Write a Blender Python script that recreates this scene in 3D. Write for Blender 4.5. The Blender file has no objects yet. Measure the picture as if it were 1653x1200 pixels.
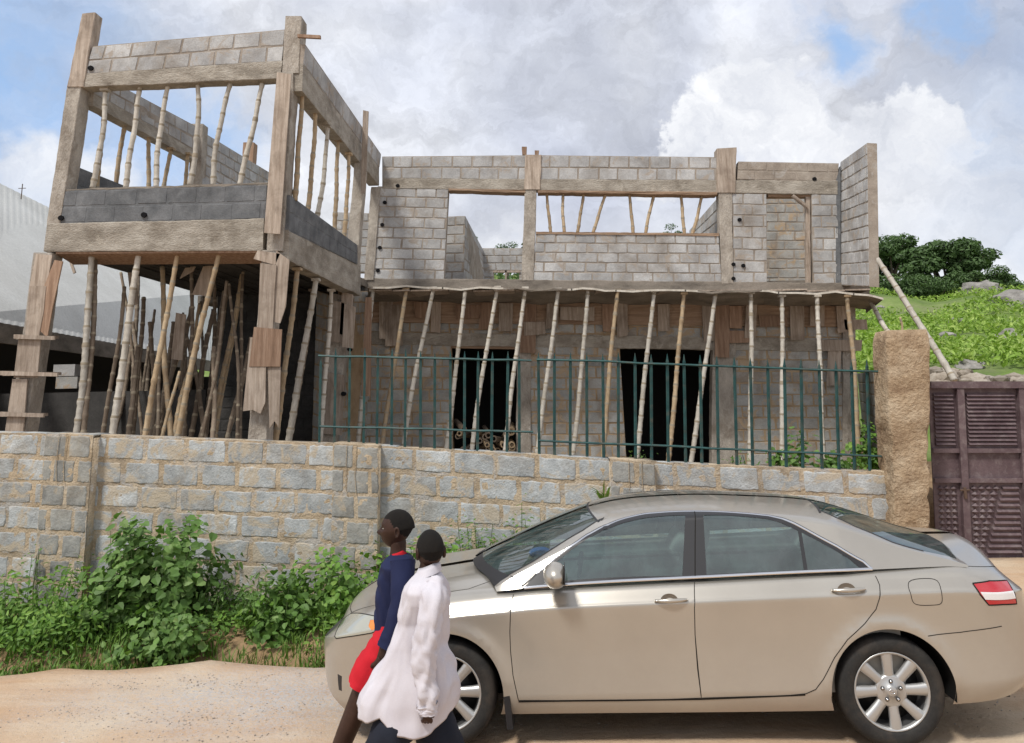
import bpy, bmesh, math, random
import numpy as np
from mathutils import Vector, Matrix, noise
from mathutils.geometry import delaunay_2d_cdt
R_ = math.radians
random.seed(7); rng = np.random.default_rng(7)
SC = bpy.context.scene
COL = SC.collection

# ------------------------------------------------------------------ camera
F_, CX, H = 1250.0, 826.5, 2.2            # focal length and centre in photo pixels (1653 wide), eye height
PITCH, YAW, ROLL = 10.5, 2.19, -1.2
def Rz(a): return np.array([[math.cos(a), -math.sin(a), 0], [math.sin(a), math.cos(a), 0], [0, 0, 1]])
def Rx(a): return np.array([[1, 0, 0], [0, math.cos(a), -math.sin(a)], [0, math.sin(a), math.cos(a)]])
RC = Rz(R_(YAW)) @ Rx(math.pi/2 + R_(PITCH)) @ Rz(R_(ROLL))
_v = RC.T @ np.array([0, 1.0, 0]); CY = 635 + F_ * (_v[1] / -_v[2])
cam_d = bpy.data.cameras.new('camera'); cam = bpy.data.objects.new('camera', cam_d); COL.objects.link(cam)
M4 = Matrix([list(RC[i]) + [(0, 0, H)[i]] for i in range(3)] + [[0, 0, 0, 1]])
cam.matrix_world = M4
cam_d.sensor_width = 36; cam_d.lens = 36 * F_ / 1653; cam_d.shift_y = -(600 - CY) / 1653
cam_d.clip_start = .05; cam_d.clip_end = 3000
SC.camera = cam
SC.render.resolution_x, SC.render.resolution_y = 1024, 743
def proj(p):
    v = RC.T @ (np.asarray(p, float) - (0, 0, H)); return CX + F_*v[0]/-v[2], CY - F_*v[1]/-v[2]
def ray(px, py): return RC @ np.array([(px-CX)/F_, -(py-CY)/F_, -1.0])
def at(px, py, Y):
    d = ray(px, py); t = Y/d[1]; return Vector((d[0]*t, Y, d[2]*t + H))
def atz(px, py, Z):
    d = ray(px, py); t = (Z-H)/d[2]; return Vector((d[0]*t, d[1]*t, Z))
def atx(px, py, X):
    d = ray(px, py); t = X/d[0]; return Vector((X, d[1]*t, d[2]*t + H))

# ------------------------------------------------------------------ light and sky
SUN_EL, SUN_AZ = 56, 215                   # compass style: 180 = behind the camera, larger = towards the left
SC.view_settings.view_transform = 'Standard'; SC.view_settings.look = 'None'
SC.view_settings.exposure = 0.22; SC.view_settings.gamma = 1.0
sd = bpy.data.lights.new('sun', 'SUN'); sd.energy = 2.7; sd.angle = R_(10); sd.color = (1, .965, .91)
so = bpy.data.objects.new('sun', sd); COL.objects.link(so)
az = R_(SUN_AZ)
sdir = Vector((math.sin(az)*math.cos(R_(SUN_EL)), math.cos(az)*math.cos(R_(SUN_EL)), math.sin(R_(SUN_EL))))
so.rotation_euler = sdir.to_track_quat('Z', 'Y').to_euler(); so.location = (0, 0, 60)

W = bpy.data.worlds.new('World'); SC.world = W; W.use_nodes = True
class NT:
    def __init__(s, tree): s.t = tree; s.n = tree.nodes; s.l = tree.links
    def node(s, kind, **kw):
        n = s.n.new(kind)
        for k, v in kw.items():
            if k == 'ins':
                for a, b in v.items():
                    if hasattr(b, 'is_linked') or hasattr(b, 'links'): s.l.new(b, n.inputs[a])
                    else: n.inputs[a].default_value = b
            else: setattr(n, k, v)
        return n
    def math(s, op, a, b=0.0, c=0.0, clamp=False):
        n = s.node('ShaderNodeMath', operation=op, use_clamp=clamp)
        for i, v in enumerate((a, b, c)):
            if hasattr(v, 'links'): s.l.new(v, n.inputs[i])
            else: n.inputs[i].default_value = v
        return n.outputs[0]
    def noise(s, vec, scale, detail=4, rough=.55, dist=0.0, dim='3D'):
        n = s.node('ShaderNodeTexNoise', ins={'Scale': scale, 'Detail': detail, 'Roughness': rough, 'Distortion': dist})
        if vec is not None: s.l.new(vec, n.inputs['Vector'])
        return n
    def ramp(s, fac, stops):
        n = s.node('ShaderNodeValToRGB'); cr = n.color_ramp
        while len(cr.elements) < len(stops): cr.elements.new(.5)
        for e, (p, c) in zip(cr.elements, stops):
            e.position = p; e.color = tuple(c)[:3] + (1,) if not isinstance(c, (int, float)) else (c, c, c, 1)
        s.l.new(fac, n.inputs[0]); return n.outputs[0]
    def mix(s, fac, a, b, mode='MIX'):
        n = s.node('ShaderNodeMix', data_type='RGBA', blend_type=mode)
        for i, v in ((0, fac), (6, a), (7, b)):
            if hasattr(v, 'links'): s.l.new(v, n.inputs[i])
            else: n.inputs[i].default_value = v if isinstance(v, (int, float)) else tuple(v)[:3] + (1,)
        return n.outputs[2]
    def vmath(s, op, a, b=None):
        n = s.node('ShaderNodeVectorMath', operation=op)
        for i, v in enumerate((a, b)):
            if v is None: continue
            if hasattr(v, 'links'): s.l.new(v, n.inputs[i])
            else: n.inputs[i].default_value = v
        return n
def build_sky():
    T = NT(W.node_tree); T.n.clear()
    out = T.node('ShaderNodeOutputWorld')
    sky = T.node('ShaderNodeTexSky', sky_type='NISHITA', sun_disc=False, sun_elevation=R_(SUN_EL), sun_rotation=R_(SUN_AZ), air_density=1.0, dust_density=1.5, ozone_density=2.0)
    tc = T.node('ShaderNodeTexCoord').outputs['Generated']
    nrm = T.vmath('NORMALIZE', tc).outputs[0]
    w1 = T.noise(nrm, 5.0, 7, .62); w2 = T.noise(nrm, 16.0, 6, .6)
    warp = T.vmath('SUBTRACT', w1.outputs['Color'], (.5, .5, .5)).outputs[0]
    n = T.node('ShaderNodeVectorMath', operation='SCALE'); T.l.new(warp, n.inputs[0]); n.inputs['Scale'].default_value = .22
    warp2 = T.vmath('SUBTRACT', w2.outputs['Color'], (.5, .5, .5)).outputs[0]
    n2 = T.node('ShaderNodeVectorMath', operation='SCALE'); T.l.new(warp2, n2.inputs[0]); n2.inputs['Scale'].default_value = .07
    wv = T.vmath('ADD', T.vmath('ADD', nrm, n.outputs[0]).outputs[0], n2.outputs[0]).outputs[0]
    wv = T.vmath('NORMALIZE', wv).outputs[0]
    def blob(px, py, rpx, soft=.35):
        py += 12
        d = ray(px, py); d = d/np.linalg.norm(d); r = rpx/F_
        dt = T.vmath('DISTANCE', wv, tuple(d)).outputs['Value']
        m = T.node('ShaderNodeMapRange', interpolation_type='SMOOTHSTEP', ins={'Value': dt, 'From Min': r*(1+soft), 'From Max': r*(1-soft), 'To Min': 0.0, 'To Max': 1.0})
        return m.outputs[0]
    def union(lst):
        o = lst[0]
        for b in lst[1:]: o = T.math('MAXIMUM', o, b)
        return o
    # blue gaps in the high cloud
    gaps = union([blob(215, 245, 95, .9), blob(150, 205, 60, .9), blob(330, 240, 55, .9), blob(1345, 65, 42, .9), blob(1600, 205, 40, .8), blob(1530, 25, 36, .9), blob(60, 160, 50, 1), blob(-250, 100, 300, .7), blob(2050, 200, 260, .7)])
    # cumulus heaps
    cum = union([blob(1215, 195, 78, .10), blob(1130, 235, 58, .12), blob(1065, 262, 50, .15), blob(1260, 250, 80, .1), blob(1480, 250, 90, .1), blob(1545, 330, 130, .1), blob(1400, 300, 70, .12), blob(1660, 300, 110, .12), blob(1300, 345, 110, .3), blob(800, 410, 75, .5), blob(60, 290, 70, .4), blob(1800, 420, 260, .3)])
    big = T.noise(nrm, 2.6, 6, .55, .3).outputs[0]
    mid = T.noise(wv, 7.0, 6, .6).outputs[0]
    high = T.ramp(big, [(.32, (.42, .45, .54)), (.46, (.55, .58, .66)), (.62, (.74, .76, .81))])
    st_ = T.node('ShaderNodeMapping', ins={'Scale': (1.0, 1.0, 2.2)}); T.l.new(wv, st_.inputs[0])
    high = T.mix(1.0, high, T.ramp(T.noise(st_.outputs[0], 4.5, 9, .66, .5).outputs[0], [(.32, .72), (.5, .98), (.66, 1.22)]), 'MULTIPLY')
    dn = T.ramp(T.noise(wv, 8, 7, .62).outputs[0], [(.30, (.50, .53, .60)), (.47, (.70, .72, .77)), (.62, (.88, .89, .91))])
    skyc = T.node('ShaderNodeVectorMath', operation='SCALE'); T.l.new(sky.outputs[0], skyc.inputs[0]); skyc.inputs['Scale'].default_value = .115
    thin = T.math('MULTIPLY', gaps, T.ramp(mid, [(.3, 1.0), (.75, .35)]))
    c = T.mix(thin, high, T.mix(.7, skyc.outputs[0], (.32, .55, .92)))
    sep = T.node('ShaderNodeSeparateXYZ'); T.l.new(nrm, sep.inputs[0]); el = sep.outputs[2]
    low_ = T.node('ShaderNodeMapRange', interpolation_type='SMOOTHSTEP', ins={'Value': el, 'From Min': .30, 'From Max': .02, 'To Min': 0.0, 'To Max': .6}).outputs[0]
    c = T.mix(low_, c, (.74, .76, .80))
    fade = T.node('ShaderNodeMapRange', interpolation_type='SMOOTHSTEP', ins={'Value': el, 'From Min': .12, 'From Max': .34, 'To Min': .35, 'To Max': .95}).outputs[0]
    c = T.mix(T.math('MULTIPLY', cum, fade), c, dn)
    bg = T.node('ShaderNodeBackground', ins={'Color': c, 'Strength': 1.0})
    T.l.new(bg.outputs[0], out.inputs[0])
build_sky()

# ------------------------------------------------------------------ object helpers
def tag(o, label=None, cat=None, group=None, kind=None):
    if label: o['label'] = label
    if cat: o['category'] = cat
    if group: o['group'] = group
    if kind: o['kind'] = kind
    return o
def thing(name, loc, label, cat, group=None, rz=0):
    o = bpy.data.objects.new(name, None); o.empty_display_size = .2; COL.objects.link(o)
    o.location = loc; o.rotation_euler = (0, 0, rz)
    return tag(o, label, cat, group)
def wloc(o):
    l = Vector((0, 0, 0))
    while o is not None: l += o.location; o = o.parent
    return l
def mesh(name, V, Fs, mat, parent=None, smooth=False, midx=None, world=True, origin=None):
    """one mesh object; V in world space (made relative to the parent or to `origin`)"""
    me = bpy.data.meshes.new(name)
    off = wloc(parent) if parent is not None and world else (Vector(origin) if origin is not None else Vector((0, 0, 0)))
    A = np.array([tuple(v) for v in V], float).reshape(-1, 3) - np.array(off)
    me.from_pydata(A.tolist(), [], [list(f) for f in Fs])
    for m in (mat if isinstance(mat, (list, tuple)) else [mat]): me.materials.append(m)
    if midx is not None: me.polygons.foreach_set('material_index', midx)
    if smooth: me.polygons.foreach_set('use_smooth', [True]*len(me.polygons))
    me.update()
    o = bpy.data.objects.new(name, me); COL.objects.link(o)
    if parent is not None: o.parent = parent
    elif origin is not None: o.location = off
    return o
class MB:
    def __init__(s): s.V = []; s.F = []; s.M = []
    def add(s, V, F, m=0):
        b = len(s.V); s.V += [tuple(v) for v in V]; s.F += [[i+b for i in f] for f in F]; s.M += [m]*len(F); return s
    def hexa(s, b, t, m=0):          # four bottom and four top corners
        return s.add(list(b)+list(t), [(3, 2, 1, 0), (4, 5, 6, 7), (0, 1, 5, 4), (1, 2, 6, 5), (2, 3, 7, 6), (3, 0, 4, 7)], m)
    def box(s, x0, x1, y0, y1, z0, z1, m=0):
        return s.hexa([(x0, y0, z0), (x1, y0, z0), (x1, y1, z0), (x0, y1, z0)], [(x0, y0, z1), (x1, y0, z1), (x1, y1, z1), (x0, y1, z1)], m)
    def slab(s, q, n, m=0):          # quad q (4 world points) extruded by vector n
        q = [Vector(p) for p in q]; n = Vector(n); return s.hexa(q, [p+n for p in q], m)
    def tube(s, pts, rad, k=8, m=0, cap=True):
        pts = [Vector(p) for p in pts]; N = len(pts); rad = rad if isinstance(rad, (list, tuple)) else [rad]*N
        V = []; F = []; up = Vector((0, 0, 1)); prev = None
        for i, p in enumerate(pts):
            d = (pts[min(i+1, N-1)] - pts[max(i-1, 0)]).normalized()
            if prev is None: a = d.cross(Vector((.3, .9, .2))).normalized()
            else: a = (prev - d*prev.dot(d)).normalized()
            prev = a; b = d.cross(a)
            for j in range(k):
                t = 2*math.pi*j/k; V.append(p + (a*math.cos(t) + b*math.sin(t))*rad[i])
        for i in range(N-1):
            for j in range(k): F.append((i*k+j, i*k+(j+1) % k, (i+1)*k+(j+1) % k, (i+1)*k+j))
        if cap: F.append(tuple(range(k))[::-1]); F.append(tuple((N-1)*k+j for j in range(k)))
        return s.add(V, F, m)
    def build(s, name, mat, parent=None, smooth=False, **kw):
        return mesh(name, s.V, s.F, mat, parent, smooth, midx=s.M if isinstance(mat, (list, tuple)) else None, **kw)

# ------------------------------------------------------------------ materials
def newmat(name):
    m = bpy.data.materials.new(name); m.use_nodes = True; T = NT(m.node_tree); b = T.n['Principled BSDF']; return m, T, b
def rough_mat(name, cols, scale=3.0, rough=.9, bump=.4, bscale=60, stretch=(1, 1, 1), island=0.0, stain=None, stain_scale=1.2, stain_amt=.5, spec=.3, bdist=.01, detail=6, metallic=0, obj_rand=0.0, smear=None):
    m, T, b = newmat(name)
    tc = T.node('ShaderNodeTexCoord').outputs['Object']
    mp = T.node('ShaderNodeMapping'); T.l.new(tc, mp.inputs[0]); mp.inputs['Scale'].default_value = stretch
    v = mp.outputs[0]
    if obj_rand:
        oi = T.node('ShaderNodeObjectInfo').outputs['Random']
        sh = T.node('ShaderNodeCombineXYZ'); T.l.new(T.math('MULTIPLY', oi, 37.0), sh.inputs[0]); T.l.new(T.math('MULTIPLY', oi, 11.0), sh.inputs[2])
        v = T.vmath('ADD', v, sh.outputs[0]).outputs[0]
    n1 = T.noise(v, scale, detail, .6).outputs[0]
    stops = [(.3 + .4*i/max(1, len(cols)-1), c) for i, c in enumerate(cols)]
    c = T.ramp(n1, stops)
    n2 = T.noise(v, bscale, 4, .65).outputs[0]
    c = T.mix(.35, c, T.mix(1.0, c, T.ramp(n2, [(.3, .55), (.7, 1.35)]), 'MULTIPLY'))
    if island:
        ri = T.node('ShaderNodeNewGeometry').outputs['Random Per Island']
        c = T.mix(1.0, c, T.ramp(ri, [(0, 1-island), (.5, 1.0), (1, 1+island)]), 'MULTIPLY')
    if obj_rand:
        c = T.mix(1.0, c, T.ramp(oi, [(0, 1-obj_rand), (1, 1+obj_rand*.6)]), 'MULTIPLY')
    if stain:
        sn = T.noise(tc, stain_scale, 6, .65, .6).outputs[0]
        c = T.mix(T.math('MULTIPLY', T.ramp(sn, [(.5, 0.0), (.68, 1.0)]), stain_amt), c, stain)
    if smear:
        s1 = T.noise(tc, smear[1], 8, .7, .8).outputs[0]
        c = T.mix(T.math('MULTIPLY', T.ramp(s1, [(smear[2], 0.0), (smear[2]+.07, 1.0)]), smear[3]), c, smear[0])
    T.l.new(c, b.inputs['Base Color'])
    b.inputs['Roughness'].default_value = rough; b.inputs['Specular IOR Level'].default_value = spec; b.inputs['Metallic'].default_value = metallic
    if bump:
        hh = T.math('ADD', T.math('MULTIPLY', n2, .6), T.noise(v, bscale*.25, 5, .6).outputs[0])
        bp = T.node('ShaderNodeBump', ins={'Strength': bump, 'Distance': bdist, 'Height': hh}); T.l.new(bp.outputs[0], b.inputs['Normal'])
    return m
def plain(name, col, rough=.5, metallic=0, coat=0, spec=.5, em=None):
    m, T, b = newmat(name); b.inputs['Base Color'].default_value = tuple(col)+(1,)
    b.inputs['Roughness'].default_value = rough; b.inputs['Metallic'].default_value = metallic; b.inputs['Specular IOR Level'].default_value = spec
    if coat: b.inputs['Coat Weight'].default_value = coat; b.inputs['Coat Roughness'].default_value = .06
    return m
MT = {}
MT['block_near'] = rough_mat('grey_block', [(.30, .315, .32), (.42, .44, .44), (.53, .55, .55)], 5, .92, .9, 55, island=.16, stain=(.24, .20, .15), stain_scale=1.7, stain_amt=.6, bdist=.012, smear=((.48, .40, .29), 3.2, .51, .8))
MT['mortar_near'] = rough_mat('sandy_mortar', [(.35, .27, .18), (.49, .39, .27), (.57, .475, .35)], 4, .95, .9, 45, stain=(.19, .165, .135), stain_scale=1.4, stain_amt=.6, bdist=.02, smear=((.42, .42, .41), 3.4, .52, .7))
MT['pilaster'] = rough_mat('pilaster_block', [(.20, .20, .19), (.32, .32, .30), (.40, .39, .35)], 5, .92, .8, 50, island=.12, stain=(.20, .17, .13), stain_scale=2.0, stain_amt=.6, smear=((.44, .35, .24), 5, .57, .6))
MT['block_up'] = rough_mat('upper_block', [(.31, .305, .30), (.43, .425, .415), (.53, .525, .51)], 2.2, .92, .7, 45, island=.12, stain=(.20, .165, .13), stain_scale=.9, stain_amt=.65, smear=((.37, .31, .25), 3.0, .545, .8))
MT['mortar_up'] = rough_mat('upper_mortar', [(.25, .21, .17), (.34, .29, .24), (.41, .36, .30)], 3, .95, .7, 45, stain=(.15, .125, .1), stain_scale=.9, smear=((.42, .40, .37), 3, .56, .6))
MT['block_low'] = rough_mat('lower_block', [(.28, .275, .26), (.39, .385, .36), (.47, .465, .44)], 2.6, .92, .7, 45, island=.14, stain=(.24, .165, .10), stain_scale=1.1, stain_amt=.7, smear=((.45, .33, .21), 3.2, .52, .85))
MT['mortar_low'] = rough_mat('lower_mortar', [(.29, .20, .12), (.40, .29, .18), (.45, .33, .21)], 3, .95, .7, 45)
MT['plaster_dark'] = rough_mat('dark_render', [(.10, .105, .11), (.155, .16, .165), (.215, .22, .225)], 3.2, .9, .6, 50, stain=(.06, .06, .062), stain_scale=1.6)
MT['beam'] = rough_mat('raw_concrete', [(.25, .22, .18), (.37, .33, .275), (.48, .44, .375)], 2.6, .93, .8, 30, stretch=(.8, .8, 1.7), stain=(.19, .16, .125), stain_scale=1.9, stain_amt=.75, bdist=.03, smear=((.52, .47, .39), 2.5, .58, .6))
MT['column'] = rough_mat('column_concrete', [(.28, .245, .205), (.41, .365, .31), (.52, .47, .40)], 3.0, .93, .8, 30, stretch=(1.6, 1.6, .7), stain=(.22, .18, .14), stain_scale=2.4, stain_amt=.7, bdist=.03, smear=((.52, .48, .42), 3, .57, .6))
MT['board'] = rough_mat('formwork_board', [(.27, .21, .16), (.40, .325, .26), (.52, .44, .36)], 3.0, .85, .7, 26, stretch=(7, 7, .5), island=.22, stain=(.16, .12, .09), stain_scale=2.4, stain_amt=.5, obj_rand=.22)
MT['board_red'] = rough_mat('reddish_board', [(.21, .13, .085), (.31, .20, .135), (.40, .28, .20)], 3.0, .85, .7, 26, stretch=(7, 7, .5), island=.22, obj_rand=.22)
MT['board_h'] = rough_mat('beam_board', [(.20, .13, .085), (.31, .21, .14), (.38, .27, .19)], 3.0, .85, .7, 26, stretch=(.5, .5, 7), island=.2, obj_rand=.2)
MT['bamboo_pale'] = rough_mat('pale_bamboo', [(.38, .34, .28), (.53, .49, .42), (.62, .58, .51)], 6, .6, .3, 60, stretch=(1, 1, .4), obj_rand=.16)
MT['bamboo_tan'] = rough_mat('tan_bamboo', [(.27, .19, .115), (.42, .31, .19), (.52, .41, .27)], 6, .6, .3, 60, stretch=(1, 1, .4), obj_rand=.16)
MT['bamboo_old'] = rough_mat('weathered_pole', [(.14, .105, .075), (.22, .17, .125), (.30, .24, .18)], 6, .8, .4, 60, stretch=(1, 1, .3), obj_rand=.3)
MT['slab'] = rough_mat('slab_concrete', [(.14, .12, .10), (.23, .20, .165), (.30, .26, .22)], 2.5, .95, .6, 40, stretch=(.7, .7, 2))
MT['black'] = plain('dark_void', (.012, .012, .013), .95, spec=.1)
MT['paint_green'] = rough_mat('dark_green_paint', [(.012, .045, .045), (.02, .07, .068), (.035, .095, .09)], 8, .55, .15, 90, stain=(.16, .09, .05), stain_scale=9, stain_amt=.35)
MT['earth'] = rough_mat('mud_pillar', [(.29, .20, .12), (.42, .31, .20), (.54, .43, .30)], 3.5, .96, 1.0, 26, stain=(.17, .10, .055), stain_scale=3.0, stain_amt=.55, bdist=.04)
MT['gate'] = rough_mat('maroon_paint', [(.085, .055, .060), (.12, .083, .089), (.16, .115, .12)], 4, .5, .1, 60, stain=(.30, .26, .25), stain_scale=9, stain_amt=.35)
MT['roof_sheet'] = rough_mat('pale_sheet_roof', [(.46, .46, .43), (.54, .54, .51), (.60, .60, .57)], .6, .45, .1, 20, stain=(.42, .41, .37), stain_scale=.7, stain_amt=.4)
MT['porch_shade'] = rough_mat('porch_shade_tone', [(.035, .034, .033), (.06, .058, .055), (.09, .085, .08)], 2, .95, .6, 30)  # shade under the porch put into the colour of its walls and soffit
MT['deep_shade'] = plain('deep_shade_tone', (.03, .028, .026), .95, spec=.1)  # near-black colour stands in for the shade inside rooms and below the eave
MT['node'] = plain('culm_node', (.30, .25, .18), .8)
MT['wire'] = plain('rusty_wire', (.10, .06, .04), .8)
# ------------------------------------------------------------------ ground
def road_z(x): return .012*(x-.7)
def wall_base(x): return .06 + .02*x if x < 3 else .12 + .05*(x-3)
def sst(a, b, t): t = max(0, min(1, (t-a)/(b-a))); return t*t*(3-2*t)
def edge_y(x):                                  # far edge of the dirt road
    e = 7.05 + .12*math.sin(x*1.3) + .05*math.sin(x*4.1+1)
    if x < -3: e -= .10*(-3-x)
    return e
def ground_z(x, y):
    r = road_z(x)
    e = edge_y(x); n = noise.noise(Vector((x*.8, y*.8, 0)))*.04
    if y < e: z = r - .03
    elif y < 9.05:
        t = (y-e)/(9.05-e); rise = r*(1-t) + (wall_base(x)-.05)*t
        dip = -.30*math.exp(-((y-e-.35)/.3)**2)*(1-sst(1.5, 3.5, x))
        z = rise + dip + n*sst(0, .3, y-e)
        if x > 3.0: z = min(z, r-.03) + (.20-r)*sst(7.0, 9.2, y)*sst(3.0, 4.2, x)
    else:
        z = .30
    return z
crest = [(-900, 640), (-300, 600), (300, 560), (600, 500), (760, 450), (900, 445), (1100, 445), (1400, 468), (1500, 478), (1600, 462), (1653, 464), (1800, 480), (2300, 560), (3000, 640)]
_cr = [at(c[0], c[1], 72.0) for c in crest]
def crest_z(x): return float(np.interp(x, [c.x for c in _cr], [c.z for c in _cr]))
def hill_z(x, y):
    base = .26 + sst(20, 30, y)*2.9*sst(4, 9, x)
    cz = crest_z(x*72/max(y, 30)) if y > 30 else 0
    t = sst(26, 74, y)
    z = base*(1-t) + cz*t if y > 26 else base
    if y > 74: z = cz - (y-74)*.12
    return z + noise.noise(Vector((x*.12, y*.12, 3)))*1.1*sst(30, 45, y) + noise.noise(Vector((x*.5, y*.5, 3)))*.22*sst(24, 32, y)
def grid_mesh(name, xs, ys, zf, mat):
    V = [(x, y, zf(x, y)) for y in ys for x in xs]; n = len(xs)
    Fc = [(j*n+i, j*n+i+1, (j+1)*n+i+1, (j+1)*n+i) for j in range(len(ys)-1) for i in range(n-1)]
    return mesh(name, V, Fc, mat, smooth=True)
MT['soil'] = rough_mat('bare_soil', [(.20, .125, .065), (.30, .20, .11), (.37, .26, .155)], 1.3, .97, .8, 22, bdist=.03)
MT['hill'] = rough_mat('grassy_slope', [(.08, .13, .03), (.14, .21, .045), (.21, .26, .09)], .35, .97, .6, 6, stain=(.22, .19, .14), stain_scale=.25, stain_amt=.45, bdist=.1)
def road_material():
    m, T, b = newmat('dirt_road')
    v = T.node('ShaderNodeTexCoord').outputs['Object']
    c = T.ramp(T.noise(v, .55, 7, .6, .3).outputs[0], [(.32, (.42, .26, .155)), (.5, (.50, .345, .22)), (.66, (.58, .455, .32))])
    mp = T.node('ShaderNodeMapping', ins={'Scale': (.5, 3.0, 1)}); T.l.new(v, mp.inputs[0])
    tr = T.noise(mp.outputs[0], 1.2, 5, .6).outputs[0]
    c = T.mix(T.ramp(tr, [(.45, 0.0), (.7, .5)]), c, (.60, .51, .40))
    g = T.vmath('DISTANCE', v, (-2.2, 6.35, 0)).outputs['Value']
    sc = T.node('ShaderNodeMapping', ins={'Scale': (.62, 1.5, 1)}); T.l.new(v, sc.inputs[0])
    g = T.vmath('DISTANCE', T.vmath('ADD', sc.outputs[0], T.vmath('SCALE', T.noise(v, 2, 5, .6).outputs['Color']).outputs[0]).outputs[0], (-2.0*.62+.5, 6.35*1.5+.5, .5)).outputs['Value']
    sp = T.noise(v, 38, 3, .7).outputs[0]
    c = T.mix(T.math('MULTIPLY', T.math('SUBTRACT', 1.0, T.math('MULTIPLY', g, .62), clamp=True), T.ramp(sp, [(.42, .25), (.58, 1.0)])), c, (.43, .43, .44))
    sp2 = T.noise(v, 70, 3, .7).outputs[0]
    c = T.mix(T.ramp(sp2, [(.60, 0.0), (.70, .45)]), c, (.20, .15, .11))
    T.l.new(c, b.inputs['Base Color']); b.inputs['Roughness'].default_value = .95; b.inputs['Specular IOR Level'].default_value = .2
    h = T.math('ADD', T.math('MULTIPLY', T.noise(v, 120, 3, .7).outputs[0], .10), T.noise(v, 5, 9, .68).outputs[0])
    bp = T.node('ShaderNodeBump', ins={'Strength': .7, 'Distance': .05, 'Height': h}); T.l.new(bp.outputs[0], b.inputs['Normal'])
    return m
xs = list(np.arange(-60, -12, 4)) + list(np.arange(-12, 12, .25)) + list(np.arange(12, 60, 4))
ys = list(np.arange(-30, 4, 3)) + list(np.arange(4, 11, .18)) + list(np.arange(11, 32, 1.0))
tag(grid_mesh('ground', xs, ys, ground_z, MT['soil']), kind='structure')
hx = list(np.arange(-170, -12, 6)) + list(np.arange(-12, 62, 1.5)) + list(np.arange(62, 230, 6))
hy = list(np.arange(20.5, 80, 1.6)) + list(np.arange(80, 200, 10)) + [400, 1200]
tag(grid_mesh('hill', hx, hy, lambda x, y: hill_z(x, y) - .02 if y < 300 else -20, MT['hill']), kind='structure')
# the road: one sheet with a ragged far edge and a small thickness
rx = np.arange(-40, 40.01, .25); V = []; Fc = []
cols_ = [-30, -10, 0, 2, 3, 3.5] + list(np.arange(3.8, 7.0, .16))
def road_far(x): return edge_y(x) + noise.noise(Vector((x*2.5, 0, 5)))*.07 + noise.noise(Vector((x*8, 0, 6)))*.035 if x < 3.3 else edge_y(x) + (x > 3.3)*sst(3.3, 4.6, x)*2.1
for x in rx:
    far = road_far(x)
    for i, c in enumerate(cols_):
        y = -30 + (far+30)*(c+30)/(cols_[-1]+30) if c > 0 else c
        z = road_z(x) + noise.noise(Vector((x*.7, y*.7, 0)))*.02 + noise.noise(Vector((x*3, y*3, 0)))*.006 + noise.noise(Vector((x*.5, y*4, 8)))*.012
        if x > 3.2: z = max(z, road_z(x) + (.32-road_z(x))*sst(7.0, 9.2, y))
        V.append((x, y, z))
    V.append((x, far+.03+noise.noise(Vector((x*9, 0, 2)))*.03, V[-1][2]-.03)); V.append((x, far+.06, V[-1][2]-.22))
n = len(cols_)+2
Fc = [(i*n+j, (i+1)*n+j, (i+1)*n+j+1, i*n+j+1) for i in range(len(rx)-1) for j in range(n-1)]
tag(mesh('road', V, Fc, road_material(), smooth=True), kind='structure')

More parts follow.
